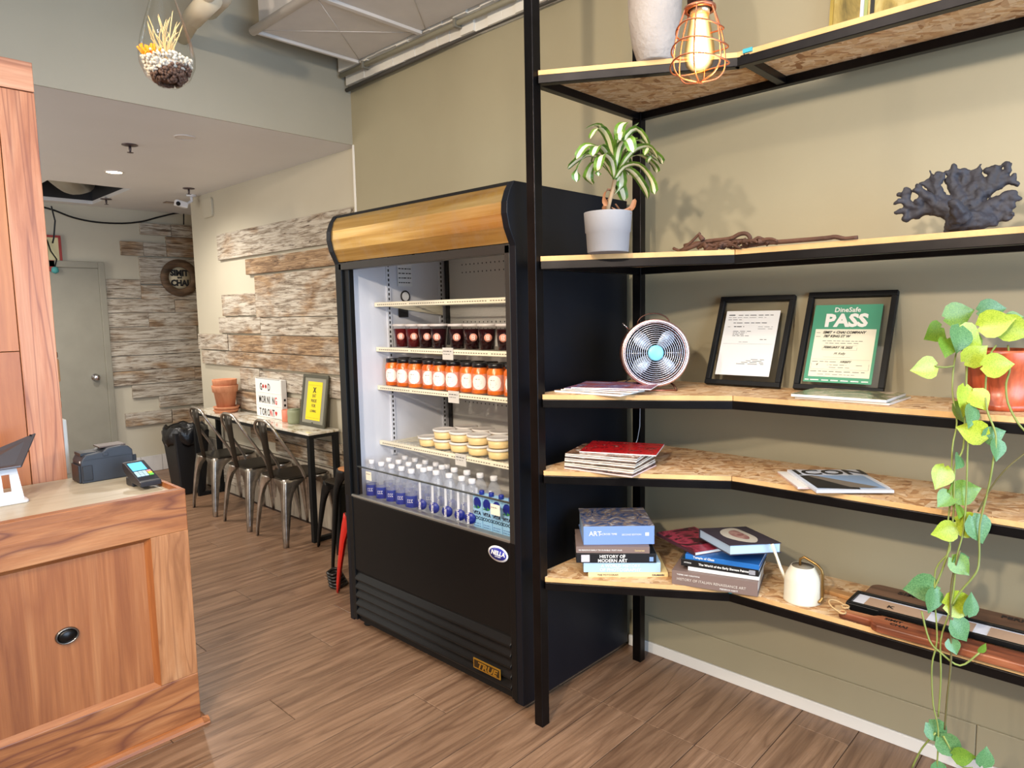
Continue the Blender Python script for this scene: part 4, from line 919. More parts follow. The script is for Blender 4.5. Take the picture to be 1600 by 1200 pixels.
# ---------------------------------------------------------------- trailing vine in a terracotta pot
terr = wood('glazed terracotta', ((124, 48, 26), (186, 84, 48), (214, 118, 76)), 'z', 3, 8, .3, .05, randhue=0)
VP = Vector((-.245, .352, ZS[2]+.0005))
vt = thing('trailing_vine', 'trailing green vine in a glossy terracotta pot, stems hanging past three shelves', 'plant', VP)
MB().lathe([(.078, 0), (.082, .004), (.082, .018), (.077, .020), (.083, .07), (.0865, .115), (.088, .117), (.090, .155), (.090, .163), (.083, .163), (.081, .14), (.001, .138)], 40).build('pot', terr, vt)
MB().lathe([(.0825, .14), (.04, .15), (.001, .152)], 22, cap0=False).build('soil', plain((34, 28, 20), .95, bump=.8), vt)
def leafmat(a, b, nm):
    k = NT(nm); f = k.noise(k.coord((1, 1, 1)), 22, 4); k.set(Base_Color=k.ramp(f, [(.3, a), (.7, b)]), Roughness=.32); k.bump(k.noise(k.coord((1, 1, 1)), 60, 2), .1, .002)
    return k.m
VG = [leafmat((128, 150, 34), (176, 188, 60), 'yellow green leaf'), leafmat((74, 112, 34), (120, 150, 48), 'mid green leaf'), leafmat((58, 104, 58), (108, 146, 92), 'blue green leaf')]
def heart():
    half = [(0, 0), (.16, -.10), (.36, -.06), (.50, .14), (.50, .38), (.36, .64), (.16, .88), (0, 1.06)]
    vs = []; 
    for x, y in half: vs.append((0, y if x else y, -.02 if 0 < y < 1 else 0))
    rows = [(0, .0), (.14, .0), (.36, .0), (.56, .0), (.78, .0), (1.06, .0)]
    V = []; F = []
    ys = [-.02, .12, .30, .48, .68, .88, 1.08]; ws = [.10, .44, .52, .49, .36, .17, .0]
    for y, w in zip(ys, ws):
        for q in (-1, -.5, 0, .5, 1):
            yy = y-(.12 if (abs(q) > .4 and y < .1) else 0)*abs(q)-(.05*abs(q) if .1 < y < .2 else 0)
            V.append((w*q, yy, .10*w*abs(q)*2-.10*(y-.4)**2))
    for i in range(len(ys)-1):
        for j in range(4): F.append((i*5+j, i*5+j+1, (i+1)*5+j+1, (i+1)*5+j))
    return V, F
HV, HF = heart(); LM = []
for m in VG:
    me = bpy.data.meshes.new('leaf'); me.from_pydata(HV, [], HF); me.materials.append(m)
    me.polygons.foreach_set('use_smooth', [True]*len(HF)); LM.append(me)
def leaf(p, size, ang_, ci, tip=0.0, yaw=0.0):
    """p: where the stalk meets the blade; ang_: direction of the tip seen from the room, degrees (0 right, 90 up)."""
    n = Vector((-.74, -.66, .12)).normalized(); n = Matrix.Rotation(yaw, 3, 'Z')@n
    rr = Vector((.66, -.75, 0)); rr = Matrix.Rotation(yaw, 3, 'Z')@rr; up = n.cross(rr).normalized()
    a = math.radians(ang_); d = rr*math.cos(a)+up*math.sin(a); d = (d+n*tip).normalized(); sx = d.cross(n).normalized(); nn = sx.cross(d)
    o = bpy.data.objects.new('leaf', LM[ci]); COL.objects.link(o); o.parent = vt
    m = Matrix((sx, d, nn)).transposed().to_4x4(); m = m@Matrix.Diagonal((size, size, size, 1)); m.translation = Vector(p)-VP
    o.matrix_local = m
# (pixel of the blade's base is already turned into room coordinates)
LV = [((-0.3000,0.4814,1.4867),.058,15,1,0),((-0.3000,0.4278,1.4440),.056,265,1,.2),((-0.3000,0.3989,1.4616),.062,15,0,.1),((-0.2700,0.3600,1.4643),.060,-20,0,0),((-0.2600,0.4102,1.5031),.05,5,2,.1),
 ((-0.3200,0.4886,1.4586),.05,210,1,.1),((-0.3600,0.4354,1.4598),.058,250,2,.2),((-0.3600,0.4408,1.4459),.062,-25,0,0),((-0.2600,0.3477,1.4779),.034,10,1,0),((-0.3800,0.4601,1.4291),.045,250,1,.4),
 ((-0.4200,0.4776,1.3580),.050,190,0,.0),((-0.4000,0.4127,1.3711),.050,40,0,.3),((-0.4200,0.3680,1.3623),.052,5,0,.0),((-0.4300,0.4046,1.3060),.062,255,0,.1),((-0.4200,0.3888,1.2942),.045,-60,0,.3),
 ((-0.4300,0.4257,1.2586),.046,-65,1,.2),((-0.4400,0.3881,1.2576),.046,250,2,.1),((-0.4400,0.3529,1.1854),.052,165,0,.0),((-0.4400,0.3554,1.1784),.040,20,2,.2),((-0.4400,0.3292,1.1747),.042,260,2,.1),
 ((-0.4500,0.4078,1.1261),.036,225,2,.3),((-0.4600,0.4365,1.0929),.050,245,0,.1),((-0.4500,0.4180,1.0209),.055,15,1,.0),((-0.4500,0.4240,1.0234),.040,230,1,.3),((-0.4500,0.4038,0.9921),.030,240,1,.4),
 ((-0.4500,0.4049,0.9484),.056,-15,0,.0),((-0.4500,0.3698,0.9674),.058,-70,2,.0),((-0.4600,0.4066,0.9312),.046,200,0,.1),((-0.4600,0.4091,0.8500),.045,-50,1,.2),((-0.4600,0.4028,0.8374),.040,10,2,.1),
 ((-0.4600,0.4444,0.7644),.062,195,2,.0),((-0.4700,0.4450,0.7548),.050,250,2,.0),((-0.4600,0.4186,0.7177),.060,10,0,.1),((-0.4500,0.3700,0.7018),.046,70,2,.0),((-0.4600,0.3992,0.6786),.050,-60,2,.1),
 ((-0.4600,0.4044,0.6231),.030,-70,2,.2),((-0.4400,0.3417,0.6041),.022,60,1,.4),((-0.4600,0.4445,0.3686),.050,-50,2,.1),((-0.4600,0.4156,0.3397),.052,-40,2,.0),((-0.4600,0.3839,0.3016),.040,10,1,.0),
 ((-0.4400,0.3210,0.2908),.040,75,2,.0),((-0.4600,0.4202,0.2624),.035,-90,2,.0)]
for p, s_, a, ci, tp in LV: leaf(p, s_*1.22, a, ci, tp, R.uniform(-.45, .45))
stemm = plain((128, 140, 70), .6, var=.25, name='green stem'); stemb = plain((96, 88, 50), .6, var=.2, name='brown stem')
ST = [[(-0.3000,0.3618,1.4098),(-0.3600,0.3670,1.3787),(-0.4000,0.3649,1.3141),(-0.4300,0.3546,1.2508),(-0.4400,0.3311,1.1878),(-0.4500,0.3322,1.1227),(-0.4500,0.3387,1.0547),(-0.4500,0.3536,0.9500),(-0.4500,0.3513,0.8644),(-0.4600,0.3549,0.8231),(-0.4600,0.3880,0.7619),(-0.4600,0.4039,0.7219)],
 [(-0.2600,0.3403,1.4084),(-0.3400,0.3227,1.3536),(-0.4000,0.3210,1.3166),(-0.4200,0.3121,1.2697),(-0.4400,0.2876,1.2251),(-0.4400,0.2683,1.2011)],
 [(-0.4400,0.2635,1.1547),(-0.4500,0.3007,1.1105),(-0.4500,0.3319,1.0558),(-0.4500,0.3592,0.9832)],
 [(-0.3200,0.4228,1.4096),(-0.4000,0.4081,1.3287),(-0.4300,0.4022,1.2468),(-0.4400,0.4004,1.1460),(-0.4500,0.4152,1.0941),(-0.4500,0.4132,0.9729),(-0.4600,0.4187,0.8689),(-0.4600,0.4418,0.7741),(-0.4600,0.4612,0.7236)],
 [(-0.3200,0.4407,1.4093),(-0.3800,0.4401,1.3775),(-0.4200,0.4349,1.2946),(-0.4400,0.4176,1.2125),(-0.4500,0.4231,1.1448),(-0.4500,0.4211,1.0239),(-0.4600,0.4238,0.9206),(-0.4600,0.4158,0.8696),(-0.4600,0.4462,0.8089),(-0.4600,0.4442,0.7193),(-0.4600,0.4355,0.6129),(-0.4600,0.4447,0.5363),(-0.4600,0.4374,0.4276),(-0.4600,0.4225,0.3591),(-0.4600,0.4212,0.2469)],
 [(-0.4400,0.3870,1.2324),(-0.4500,0.3888,1.1490),(-0.4500,0.3866,1.0297),(-0.4600,0.3877,0.9282),(-0.4600,0.3992,0.8559),(-0.4600,0.4028,0.7667),(-0.4600,0.4116,0.6928),(-0.4600,0.4265,0.6158),(-0.4600,0.4222,0.5075),(-0.4600,0.4239,0.3958)],
 [(-0.4600,0.3927,0.8749),(-0.4600,0.4068,0.7922),(-0.4600,0.4080,0.7118),(-0.4600,0.4007,0.5700),(-0.4600,0.4052,0.4589),(-0.4600,0.4075,0.3655)],
 [(-0.4600,0.4751,0.6830),(-0.4600,0.4536,0.6070),(-0.4600,0.4251,0.5798),(-0.4500,0.3813,0.5548),(-0.4400,0.3416,0.6006)],
 [(-0.4600,0.4282,0.3473),(-0.4600,0.4601,0.2860),(-0.4600,0.4816,0.2185)], [(-0.4600,0.4098,0.3459),(-0.4500,0.3698,0.2751),(-0.4500,0.3405,0.2795)],
 [(-0.4200,0.4776,1.3580),(-0.4100,0.4585,1.3546),(-0.4000,0.4384,1.3582)], [(-0.3600,0.4330,1.4026),(-0.3600,0.4027,1.3775),(-0.3800,0.4101,1.3613)]]
def smooth(P, n=4):
    P = [Vector(p) for p in P]; out = []
    for k in range(len(P)-1):
        p0, p1, p2, p3 = P[max(k-1, 0)], P[k], P[k+1], P[min(k+2, len(P)-1)]
        for i in range(n):
            f = i/n; out.append(.5*((2*p1)+(p2-p0)*f+(2*p0-5*p1+4*p2-p3)*f*f+(3*p1-p0-3*p2+p3)*f**3))
    return out+[P[-1]]
for i, s_ in enumerate(ST):
    MB().tube(smooth(s_), .0022 if i in (2, 4, 5) else .0026, 6).build('stem', stemb if i in (2, 6) else stemm, vt, world=True)

# ---------------------------------------------------------------- coral
corm = plain((46, 45, 52), .7, bump=.6, var=.3, name='dark grey coral')
def CR(u, v, d=0): return None
cb = MB()
BR = [([(-0.3000,0.4578,1.7319),(-0.2900,0.4764,1.7711),(-0.2900,0.5205,1.7936),(-0.3000,0.5688,1.7803),(-0.3100,0.5921,1.7694)],[.045,.030,.018,.015,.010]),
 ([(-0.2900,0.5076,1.7833),(-0.3000,0.5533,1.7946),(-0.3100,0.5803,1.8040),(-0.3100,0.5945,1.8361),(-0.3100,0.5937,1.8575)],[.02,.014,.012,.009,.005]),
 ([(-0.3100,0.5836,1.8043),(-0.3200,0.6013,1.8198),(-0.3200,0.6160,1.8144)],[.010,.008,.006]), ([(-0.3100,0.5830,1.7900),(-0.3100,0.6028,1.7922),(-0.3100,0.6160,1.7882)],[.010,.007,.006]),
 ([(-0.3100,0.5875,1.8227),(-0.3100,0.5816,1.8398),(-0.3100,0.5819,1.8470)],[.007,.005,.004]), ([(-0.3100,0.5976,1.8311),(-0.3100,0.6095,1.8416)],[.006,.004]),
 ([(-0.2900,0.4764,1.7711),(-0.3000,0.5189,1.8047),(-0.3100,0.5460,1.8317),(-0.3100,0.5629,1.8568)],[.03,.020,.013,.008]), ([(-0.3100,0.5515,1.8076),(-0.3200,0.5640,1.8188)],[.009,.006]), ([(-0.3100,0.5527,1.8396),(-0.3200,0.5665,1.8438)],[.008,.005]),
 ([(-0.2800,0.4631,1.7705),(-0.2800,0.5112,1.8199),(-0.2800,0.5251,1.8570),(-0.2800,0.5201,1.8879)],[.03,.018,.012,.006]), ([(-0.2800,0.5244,1.8392),(-0.2800,0.5442,1.8596),(-0.2800,0.5622,1.8692)],[.012,.008,.005]), ([(-0.2800,0.5255,1.8658),(-0.2800,0.5372,1.8834),(-0.2800,0.5410,1.8998)],[.009,.006,.004]), ([(-0.2800,0.5250,1.8534),(-0.2800,0.5117,1.8726),(-0.2800,0.5092,1.8880)],[.009,.006,.004]), ([(-0.2800,0.5315,1.8578),(-0.2800,0.5448,1.8756)],[.007,.004]),
 ([(-0.2700,0.4574,1.7708),(-0.2700,0.4668,1.8154),(-0.2600,0.4890,1.8631),(-0.2600,0.4878,1.9101)],[.03,.022,.014,.006]), ([(-0.2600,0.4859,1.8644),(-0.2600,0.5047,1.8688)],[.010,.006]), ([(-0.2600,0.4881,1.8787),(-0.2600,0.5025,1.8914)],[.009,.005]), ([(-0.2600,0.4868,1.8855),(-0.2600,0.4763,1.8909)],[.009,.006]),
 ([(-0.2600,0.4610,1.8157),(-0.2500,0.4602,1.8603),(-0.2500,0.4629,1.8903)],[.022,.015,.010]), ([(-0.2500,0.4608,1.8760),(-0.2500,0.4763,1.8818)],[.010,.007]), ([(-0.2500,0.4626,1.8833),(-0.2500,0.4706,1.8932)],[.009,.006]), ([(-0.2500,0.4626,1.8833),(-0.2500,0.4553,1.8891)],[.009,.006]),
 ([(-0.2700,0.4498,1.7699),(-0.2600,0.4391,1.8303),(-0.2500,0.4364,1.8656),(-0.2500,0.4374,1.8899)],[.03,.02,.014,.007]), ([(-0.2500,0.4352,1.8740),(-0.2500,0.4288,1.8954),(-0.2500,0.4262,1.9036)],[.009,.006,.004]), ([(-0.2600,0.4466,1.8313),(-0.2600,0.4253,1.8542),(-0.2500,0.4307,1.8717)],[.02,.012,.008]),
 ([(-0.2700,0.4430,1.7865),(-0.2600,0.4168,1.8274),(-0.2500,0.3951,1.8597),(-0.2500,0.3906,1.8895)],[.03,.02,.018,.011]), ([(-0.2500,0.3954,1.8682),(-0.2500,0.4107,1.8858)],[.012,.007]), ([(-0.2500,0.3931,1.8797),(-0.2500,0.4008,1.8911)],[.010,.006]), ([(-0.2500,0.3893,1.8588),(-0.2500,0.3671,1.8725),(-0.2500,0.3624,1.8935),(-0.2500,0.3709,1.8949)],[.014,.009,.008,.006]),
 ([(-0.2600,0.4095,1.8264),(-0.2500,0.3759,1.8485),(-0.2500,0.3521,1.8535),(-0.2500,0.3470,1.8645)],[.02,.014,.010,.006]), ([(-0.2500,0.3576,1.8510),(-0.2500,0.3431,1.8389)],[.010,.007]),
 ([(-0.2700,0.4344,1.7596),(-0.2700,0.3987,1.7814),(-0.2700,0.3639,1.8026),(-0.2700,0.3331,1.7987)],[.035,.025,.016,.007]), ([(-0.2700,0.3778,1.7959),(-0.2700,0.3532,1.8129),(-0.2700,0.3435,1.8133)],[.016,.011,.008]), ([(-0.2700,0.3699,1.7781),(-0.2700,0.3507,1.7591),(-0.2800,0.3438,1.7591)],[.016,.010,.006]), ([(-0.2700,0.3910,1.7720),(-0.2700,0.3687,1.7526),(-0.2800,0.3543,1.7452)],[.018,.012,.007]), ([(-0.2700,0.3605,1.7887),(-0.2700,0.3461,1.7803)],[.012,.007]),
 ([(-0.3000,0.4887,1.7454),(-0.3000,0.4435,1.7477),(-0.2900,0.4012,1.7459),(-0.2800,0.3793,1.7360)],[.03,.035,.025,.008]), ([(-0.3300,0.4532,1.7565),(-0.3600,0.4559,1.7795),(-0.3700,0.4650,1.7963)],[.03,.02,.01]), ([(-0.2400,0.4556,1.7820),(-0.2000,0.4490,1.8205),(-0.1800,0.4456,1.8400)],[.03,.02,.008])]
for pts, rs in BR:
    P = smooth(pts, 3); rr = []
    for k in range(len(P)):
        s_ = k/(len(P)-1)*(len(rs)-1); i0 = min(int(s_), len(rs)-2); rr.append((rs[i0]*(1-s_+i0)+rs[i0+1]*(s_-i0))*.86+.0014)
    cb.tube(P, rr, 8)
    e = P[-1]; cb.lathe([(.001, -rr[-1]), (rr[-1]*.8, -rr[-1]*.6), (rr[-1]*1.15, 0), (rr[-1]*.8, rr[-1]*.6), (.001, rr[-1])], 8, e)
cm_ = Vector((-.29, .47, ZS[3]+.006)); cb.v = [(a-cm_.x, b-cm_.y, max(c-cm_.z, 0)) for a, b, c in cb.v]
o = cb.build('coral', corm, None); o.location = cm_
r_ = o.modifiers.new('remesh', 'REMESH'); r_.mode = 'VOXEL'; r_.voxel_size = .0042; r_.use_smooth_shade = True
tx = bpy.data.textures.new('lumps', 'CLOUDS'); tx.noise_scale = .018
dpm = o.modifiers.new('lumps', 'DISPLACE'); dpm.texture = tx; dpm.strength = .014; dpm.mid_level = .5
tag(o, 'dark grey branching coral piece standing on the upper shelf', 'coral')

# driftwood
dw = plain((84, 54, 38), .8, bump=.8, var=.5, name='brown driftwood')
db = MB(); zq = ZS[3]+.004
def DW(pts, rs):
    P = smooth(pts, 3); rr = [rs[0]+(rs[-1]-rs[0])*k/(len(P)-1) for k in range(len(P))]; db.tube(P, [q*1.3 for q in rr], 7)
DW([(-0.4200,1.2770,1.7328),(-0.4200,1.2474,1.7241),(-0.4200,1.2090,1.7488),(-0.4200,1.1762,1.7755)], [.004, .0035])
DW([(-0.4200,1.2474,1.7219),(-0.4200,1.1970,1.7351),(-0.4000,1.1609,1.7482),(-0.4000,1.0815,1.7497),(-0.4000,1.0488,1.7612),(-0.4000,1.0251,1.7610),(-0.4000,1.0120,1.7458),(-0.4000,1.0203,1.7344)], [.006, .005])
DW([(-0.4200,1.1667,1.7516),(-0.4200,1.1785,1.7673),(-0.4200,1.1620,1.7533)], [.006, .004])
DW([(-0.3600,1.2667,1.7418),(-0.3600,1.2177,1.7467),(-0.3600,1.1466,1.7430),(-0.3600,1.0563,1.7419),(-0.3600,1.0127,1.7321)], [.008, .007])
DW([(-0.4100,1.1905,1.7246), (-0.4100,1.1718,1.7401), (-0.4100,1.1531,1.7238)], [.004, .003])
DW([(-0.4100,1.1670,1.7247), (-0.4100,1.1486,1.7369), (-0.4100,1.1301,1.7243)], [.004, .003])
DW([(-0.4100,1.1438,1.7248), (-0.4100,1.1257,1.7378), (-0.4100,1.1074,1.7249)], [.004, .003])
DW([(-0.4100,1.1210,1.7249), (-0.4100,1.1031,1.7352), (-0.4100,1.0851,1.7254)], [.004, .003])
DW([(-0.4100,1.0985,1.7250), (-0.4100,1.0808,1.7345), (-0.4100,1.0631,1.7259)], [.004, .003])
DW([(-0.4100,1.0763,1.7251), (-0.4100,1.0589,1.7385), (-0.4100,1.0413,1.7264)], [.004, .003])
DW([(-0.4100,1.0543,1.7252), (-0.4100,1.0372,1.7383), (-0.4100,1.0199,1.7269)], [.004, .003])
DW([(-0.4100,1.0327,1.7253), (-0.4100,1.0157,1.7311), (-0.4100,0.9987,1.7274)], [.004, .003])
DW([(-0.4100,1.0113,1.7254), (-0.4100,0.9946,1.7352), (-0.4100,0.9778,1.7279)], [.004, .003])
DW([(-0.4000,1.0265,1.7227),(-0.4000,0.9533,1.7268),(-0.4000,0.8930,1.7258),(-0.4000,0.7791,1.7256),(-0.4000,0.7519,1.7269),(-0.4000,0.7250,1.7191),(-0.4000,0.6902,1.7197)], [.006, .005])
DW([(-0.3800,1.0036,1.7241),(-0.3800,0.9827,1.7325),(-0.3800,0.9310,1.7242)], [.006, .004])
for i in range(26):
    a = Vector((-.41+R.uniform(-.02, .02), 1.16-R.random()*.20, zq+R.uniform(0, .018))); d = Vector((R.uniform(-.012, .012), R.uniform(-.04, .03), R.uniform(-.006, .012)))
    DW([a, a+d*.5+Vector((0, 0, R.uniform(-.006, .008))), a+d, a+d*1.4+Vector((0, 0, -.008))], [R.uniform(.004, .007), .003])
db.v = [(a+.41, b-1.0, max(c-ZS[3], .0006)) for a, b, c in db.v]
o = db.build('driftwood', dw, None); o.location = (-.41, 1.0, ZS[3]); tag(o, 'twisted brown driftwood branch lying along the upper shelf', 'driftwood')

# vase, painting on the top shelf
vs_ = plain((160, 151, 144), .75, bump=.9, var=.15, name='rough pale plaster')
t = thing('tall_vase', 'tall pale rough plaster vase standing behind the caged bulb', 'vase', (-.505, 1.3, ZS[4]+.0005))
MB().lathe([(.050, 0), (.056, .004), (.074, .06), (.084, .13), (.087, .20), (.080, .28), (.055, .36), (.036, .41), (.036, .45), (.042, .47), (.036, .47), (.03, .42), (.001, .38)], 36).build('vase_body', vs_, t)
t = thing('gold_painting', 'gold and green abstract painting leaning on the wall above the top shelf', 'painting', (-.085, .90, ZS[4]+.0005), (0, .1, 0))
k_ = NT('gold abstract paint'); f = k_.noise(k_.coord((1, 1, .35), rand=False), 9, 5, .6, 1.4)
k_.set(Base_Color=k_.ramp(f, [(.3, (84, 72, 30)), (.5, (158, 136, 70)), (.65, (188, 176, 120)), (.8, (214, 206, 170))]), Roughness=.4, Metallic=.3)
MB().box(0, .02, -.7, -.004, 0, .6).build('canvas', k_.m, t)
MB().box(-.004, 0, -.011, 0, 0, .6).build('gilt_edge', plain((150, 128, 60), .3, .7), t)
for y, m in ((-.095, plain((196, 204, 214), .4)), (-.105, plain((150, 160, 96), .5)), (-.125, plain((28, 26, 22), .6))):
    MB().box(-.003, .0, y-.012, y, 0, .6).build('painted_stripe', m, t)

# ---------------------------------------------------------------- caged bulb hanging close to the camera
BP = Vector((-1.6701,0.5082,1.8771))
bulbg = NT('amber bulb glass'); o_ = bulbg.t.nodes['Material Output']
tr = bulbg.n('BsdfTransparent', {0: (1, .86, .62, 1)}); em = bulbg.n('Emission', {0: (1, .62, .26, 1), 1: bulbg.math('MULTIPLY', bulbg.math('POWER', bulbg.math('SUBTRACT', 1.0, bulbg.n('LayerWeight', {0: .5}).outputs['Facing']), 5.0), 7.0)}); ad = bulbg.n('AddShader', {0: tr.outputs[0], 1: em.outputs[0]})
bulbg.t.links.new(ad.outputs[0], o_.inputs[0]); bulbg = bulbg.m
t = thing('pendant_light', 'lit amber bulb in a copper wire cage hanging before the top shelf', 'pendant light', BP)
cage = plain((150, 92, 66), .35, .8, name='copper wire')
MB().lathe([(.0165, .046), (.017, .085), (.013, .09), (.010, .16)], 20).build('socket', plain((64, 50, 46), .35, .6), t)
MB().lathe([(.0125, .036), (.0135, .046)], 18).build('bulb_collar', plain((214, 190, 150), .3, .8), t)
MB().tube([(0, 0, .15), (0, 0, .6), (.01, 0, 1.5)], .003, 8).build('cord', M['blackmat'], t)
MB().lathe([(.001, -.038), (.010, -.036), (.017, -.029), (.020, -.017), (.019, -.004), (.0155, .016), (.0125, .032), (.012, .038)], 26).build('bulb', bulbg, t)
fil = MB()
for a in range(6):
    q = a*math.pi/3; fil.tube([(.007*math.cos(q), .007*math.sin(q), -.024), (.004*math.cos(q), .004*math.sin(q), .008)], .0011, 5)
fil.build('filament', emis((255, 214, 140), 90), t)
MB().lathe([(.016, .042), (.021, .042), (.021, .046), (.016, .046)], 22, cap0=False, cap1=False).build('cage_collar', cage, t)
prof_ = [(.020, .043), (.026, .028), (.032, .008), (.035, -.014), (.0355, -.028), (.032, -.038), (.022, -.046), (.001, -.050)]
for k in range(6):
    q = k*math.pi/3+.3; MB().tube(smooth([(r*math.cos(q), r*math.sin(q), z) for r, z in prof_], 3), .0011, 6).build('cage_wire', cage, t)
for r, z, tl in ((.031, .018, .0), (.037, -.006, .0), (.0385, -.027, .0)):
    MB().tube([(r*math.cos(a*math.pi/18), r*math.sin(a*math.pi/18), z+.004*math.cos(a*math.pi/18*2)) for a in range(36)], .0011, 6, closed=True).build('cage_ring', cage, t)
lamp('bulb_glow', 'POINT', BP+Vector((-.02, -.03, -.075)), 1.5, (1, .66, .34), .02)

# glass terrarium drop
GP = Vector((-1.9641,1.5380,2.0540))
t = thing('glass_terrarium', 'clear teardrop glass terrarium with pebbles, moss and an orange tuft', 'terrarium', GP)
gls = glass('terrarium glass', (.95, .95, .93, 1), .06, .14)
MB().lathe([(.001, -.062), (.022, -.058), (.042, -.042), (.052, -.018), (.053, .004), (.047, .035), (.036, .072), (.024, .11), (.014, .145), (.006, .18), (.001, .19)], 32).build('glass_shell', gls, t)
wp = plain((190, 180, 168), .8); bp_ = plain((92, 66, 54), .7)
gm = MB(); bm2 = MB()
def blob(mb, c, r):
    mb.lathe([(.001, -r), (r*.8, -r*.5), (r, 0), (r*.8, r*.5), (.001, r)], 6, c)
for i in range(620):
    a = R.uniform(0, 6.28); z_ = R.uniform(-.054, -.002); rr = .05*(R.random()**.3)
    lim = .05*math.sqrt(max(0, 1-((z_+.002)/.058)**2)); rr = min(rr, lim*R.uniform(.84, .94))
    p_ = Vector((rr*math.cos(a), rr*math.sin(a), z_)); (gm if (z_ > -.034+p_.dot(rt)*.3) else bm2)
    blob(gm if z_ > -.033+p_.dot(rt)*.35 else bm2, p_, R.uniform(.0025, .0042))
o = gm.build('white_gravel', wp, t); o['kind'] = 'stuff'; o = bm2.build('brown_gravel', bp_, t); o['kind'] = 'stuff'
MB().lathe([(.001, -.052), (.016, -.049), (.032, -.038), (.038, -.028), (.001, -.026)], 18).build('gravel_bed', bp_, t)
MB().lathe([(.038, -.03), (.040, -.020), (.028, -.013), (.001, -.011)], 18, cap0=True).build('gravel_top', wp, t)
tf = MB()
for i in range(40):
    c = -rt*(.026+R.uniform(-.012, .012))-fw*.018+Vector((0, 0, -.006)); a = R.uniform(0, 6.28); tf.tube([c, c+Vector((.012*math.cos(a), .012*math.sin(a), R.uniform(.008, .022)))], .0022, 4)
o = tf.build('orange_moss', plain((236, 140, 20), .8), t); o['kind'] = 'stuff'
airm = plain((206, 176, 124), .7)
for i in range(30):
    a = R.uniform(0, 6.28); q = R.uniform(.02, .052); hh = .03+R.uniform(.1, 1)*.10*(1-q/.07)
    MB().tube(smooth([(.002*math.cos(a), .002*math.sin(a), -.008), (q*.5*math.cos(a), q*.5*math.sin(a), hh*.5), (q*.8*math.cos(a+.4), q*.8*math.sin(a+.4), hh)], 3), [.0011]*6+[.0003], 4).build('air_plant_leaf', airm, t)
MB().tube([(0, 0, .18), (0, 0, .9)], .0012, 5).build('hanging_cord', plain((190, 170, 140), .8), t)
# ---------------------------------------------------------------- service counter and wooden screen
oak = dict(rough=.38, bump=.12)
oakx = wood('red oak lengthwise', ((122, 72, 40), (170, 110, 66), (194, 140, 94)), 'x', 1.2, 9, .4, .14, rings=16, ringcol=(104, 56, 38), ringamt=.85, rs=(.8, 5.5), randhue=.04)
oakz = wood('red oak upright', ((136, 88, 52), (176, 122, 80), (194, 146, 104)), 'z', 1.2, 12, .4, .12, rings=20, ringcol=(130, 82, 50), ringamt=.6, rs=(1.0, 7), randhue=.04)
oakp = wood('oak veneer panel', ((128, 74, 42), (164, 104, 62), (182, 126, 82)), 'z', .7, 16, .38, .08, rings=10, ringcol=(136, 78, 44), ringamt=.45, rs=(.5, 4), randhue=.04)
oakm = wood('orange oak moulding', ((122, 66, 30), (158, 92, 48), (182, 120, 70)), 'z', 1, 12, .4, .1, randhue=.04)
oakmx = wood('orange oak moulding lengthwise', ((118, 66, 34), (156, 96, 54), (182, 124, 78)), 'x', 1, 12, .4, .1, randhue=.04)
lam = wood('pale stone look laminate', ((166, 152, 128), (190, 180, 158), (208, 200, 182)), 'x', .9, 7, .35, .03, randhue=0)
t = thing('service_counter', 'oak service counter with a recessed panel and pale laminate top', 'counter', (-2.4, 2.95, 0))
CX1, CY0, CX0, CT = -1.59, 2.60, -3.3, .905
MB().box(CX0, CX1, CY0, CY0+.03, .752, CT).build('top_rail', oakx, t, .003, world=True)
MB().box(CX1-.13, CX1, CY0, CY0+.03, .2, .752).build('stile', oakz, t, .002, world=True)
MB().box(CX0, CX1, CY0-.001, CY0+.03, .02, .2).build('bottom_rail', oakx, t, .003, world=True)
MB().box(CX0, CX1-.13, CY0+.016, CY0+.03, .2, .752).build('panel', oakp, t, .0, world=True)
MB().prism([(0, 0), (.018, 0), (.012, .008), (.006, .012), (0, .016)], CX1-.13-.002, CX1-.13-.002, lambda a, b, h: (h, CY0+a, b))
MB().prism([(CX1-.13, 0), (CX1-.148, .016), (CX1-.13, .016)], .2, .752, lambda a, b, h: (a, CY0+b, h)).build('bead_moulding', oakm, t, world=True)
MB().prism([(.2, 0), (.216, .016), (.2, .016)], CX0, CX1-.13, lambda a, b, h: (h, CY0+b, a)).build('bead_moulding', oakmx, t, world=True)
MB().prism([(.752, 0), (.738, .016), (.752, .016)], CX0, CX1-.13, lambda a, b, h: (h, CY0+b, a)).build('bead_moulding', oakmx, t, world=True)
MB().prism([(0, 0), (0, .022), (.012, .02), (.022, .012), (.026, 0)], CX0, CX1+.024, lambda a, b, h: (h, CY0-a, b)).build('base_moulding', oakmx, t, .001, world=True)
MB().prism([(0, 0), (0, .022), (.012, .02), (.022, .012), (.026, 0)], CY0-.024, 3.24, lambda a, b, h: (CX1+a, h, b)).build('base_moulding', oakmx, t, .001, world=True)
MB().box(CX1-.014, CX1, CY0+.03, 3.24, .0, CT).build('side_board', oakm, t, .002, world=True)
MB().box(CX0, CX1-.014, CY0+.03, CY0+.045, .75, CT-.002).build('inner_rim', oakmx, t, world=True)
MB().box(CX0, CX1-.014, CY0+.045, 3.24, .86, .885).build('worktop', lam, t, world=True)
MB().box(CX0, CX1-.03, CY0+.04, 3.235, 0, .8).build('carcass', oakp, t, world=True)
pw_ = plain((120, 116, 112), .25, .95, name='pewter'); pd = plain((40, 38, 38), .3, .8)
ko = MB().lathe([(1, 0), (1, .004), (.93, .009), (.84, .009), (.78, .005)], 36, (-1.992, CY0+.016, .487), Matrix(((.035, 0, 0), (0, 0, -1), (0, .028, 0))), cap1=False).build('oval_knob', pw_, t, world=True)
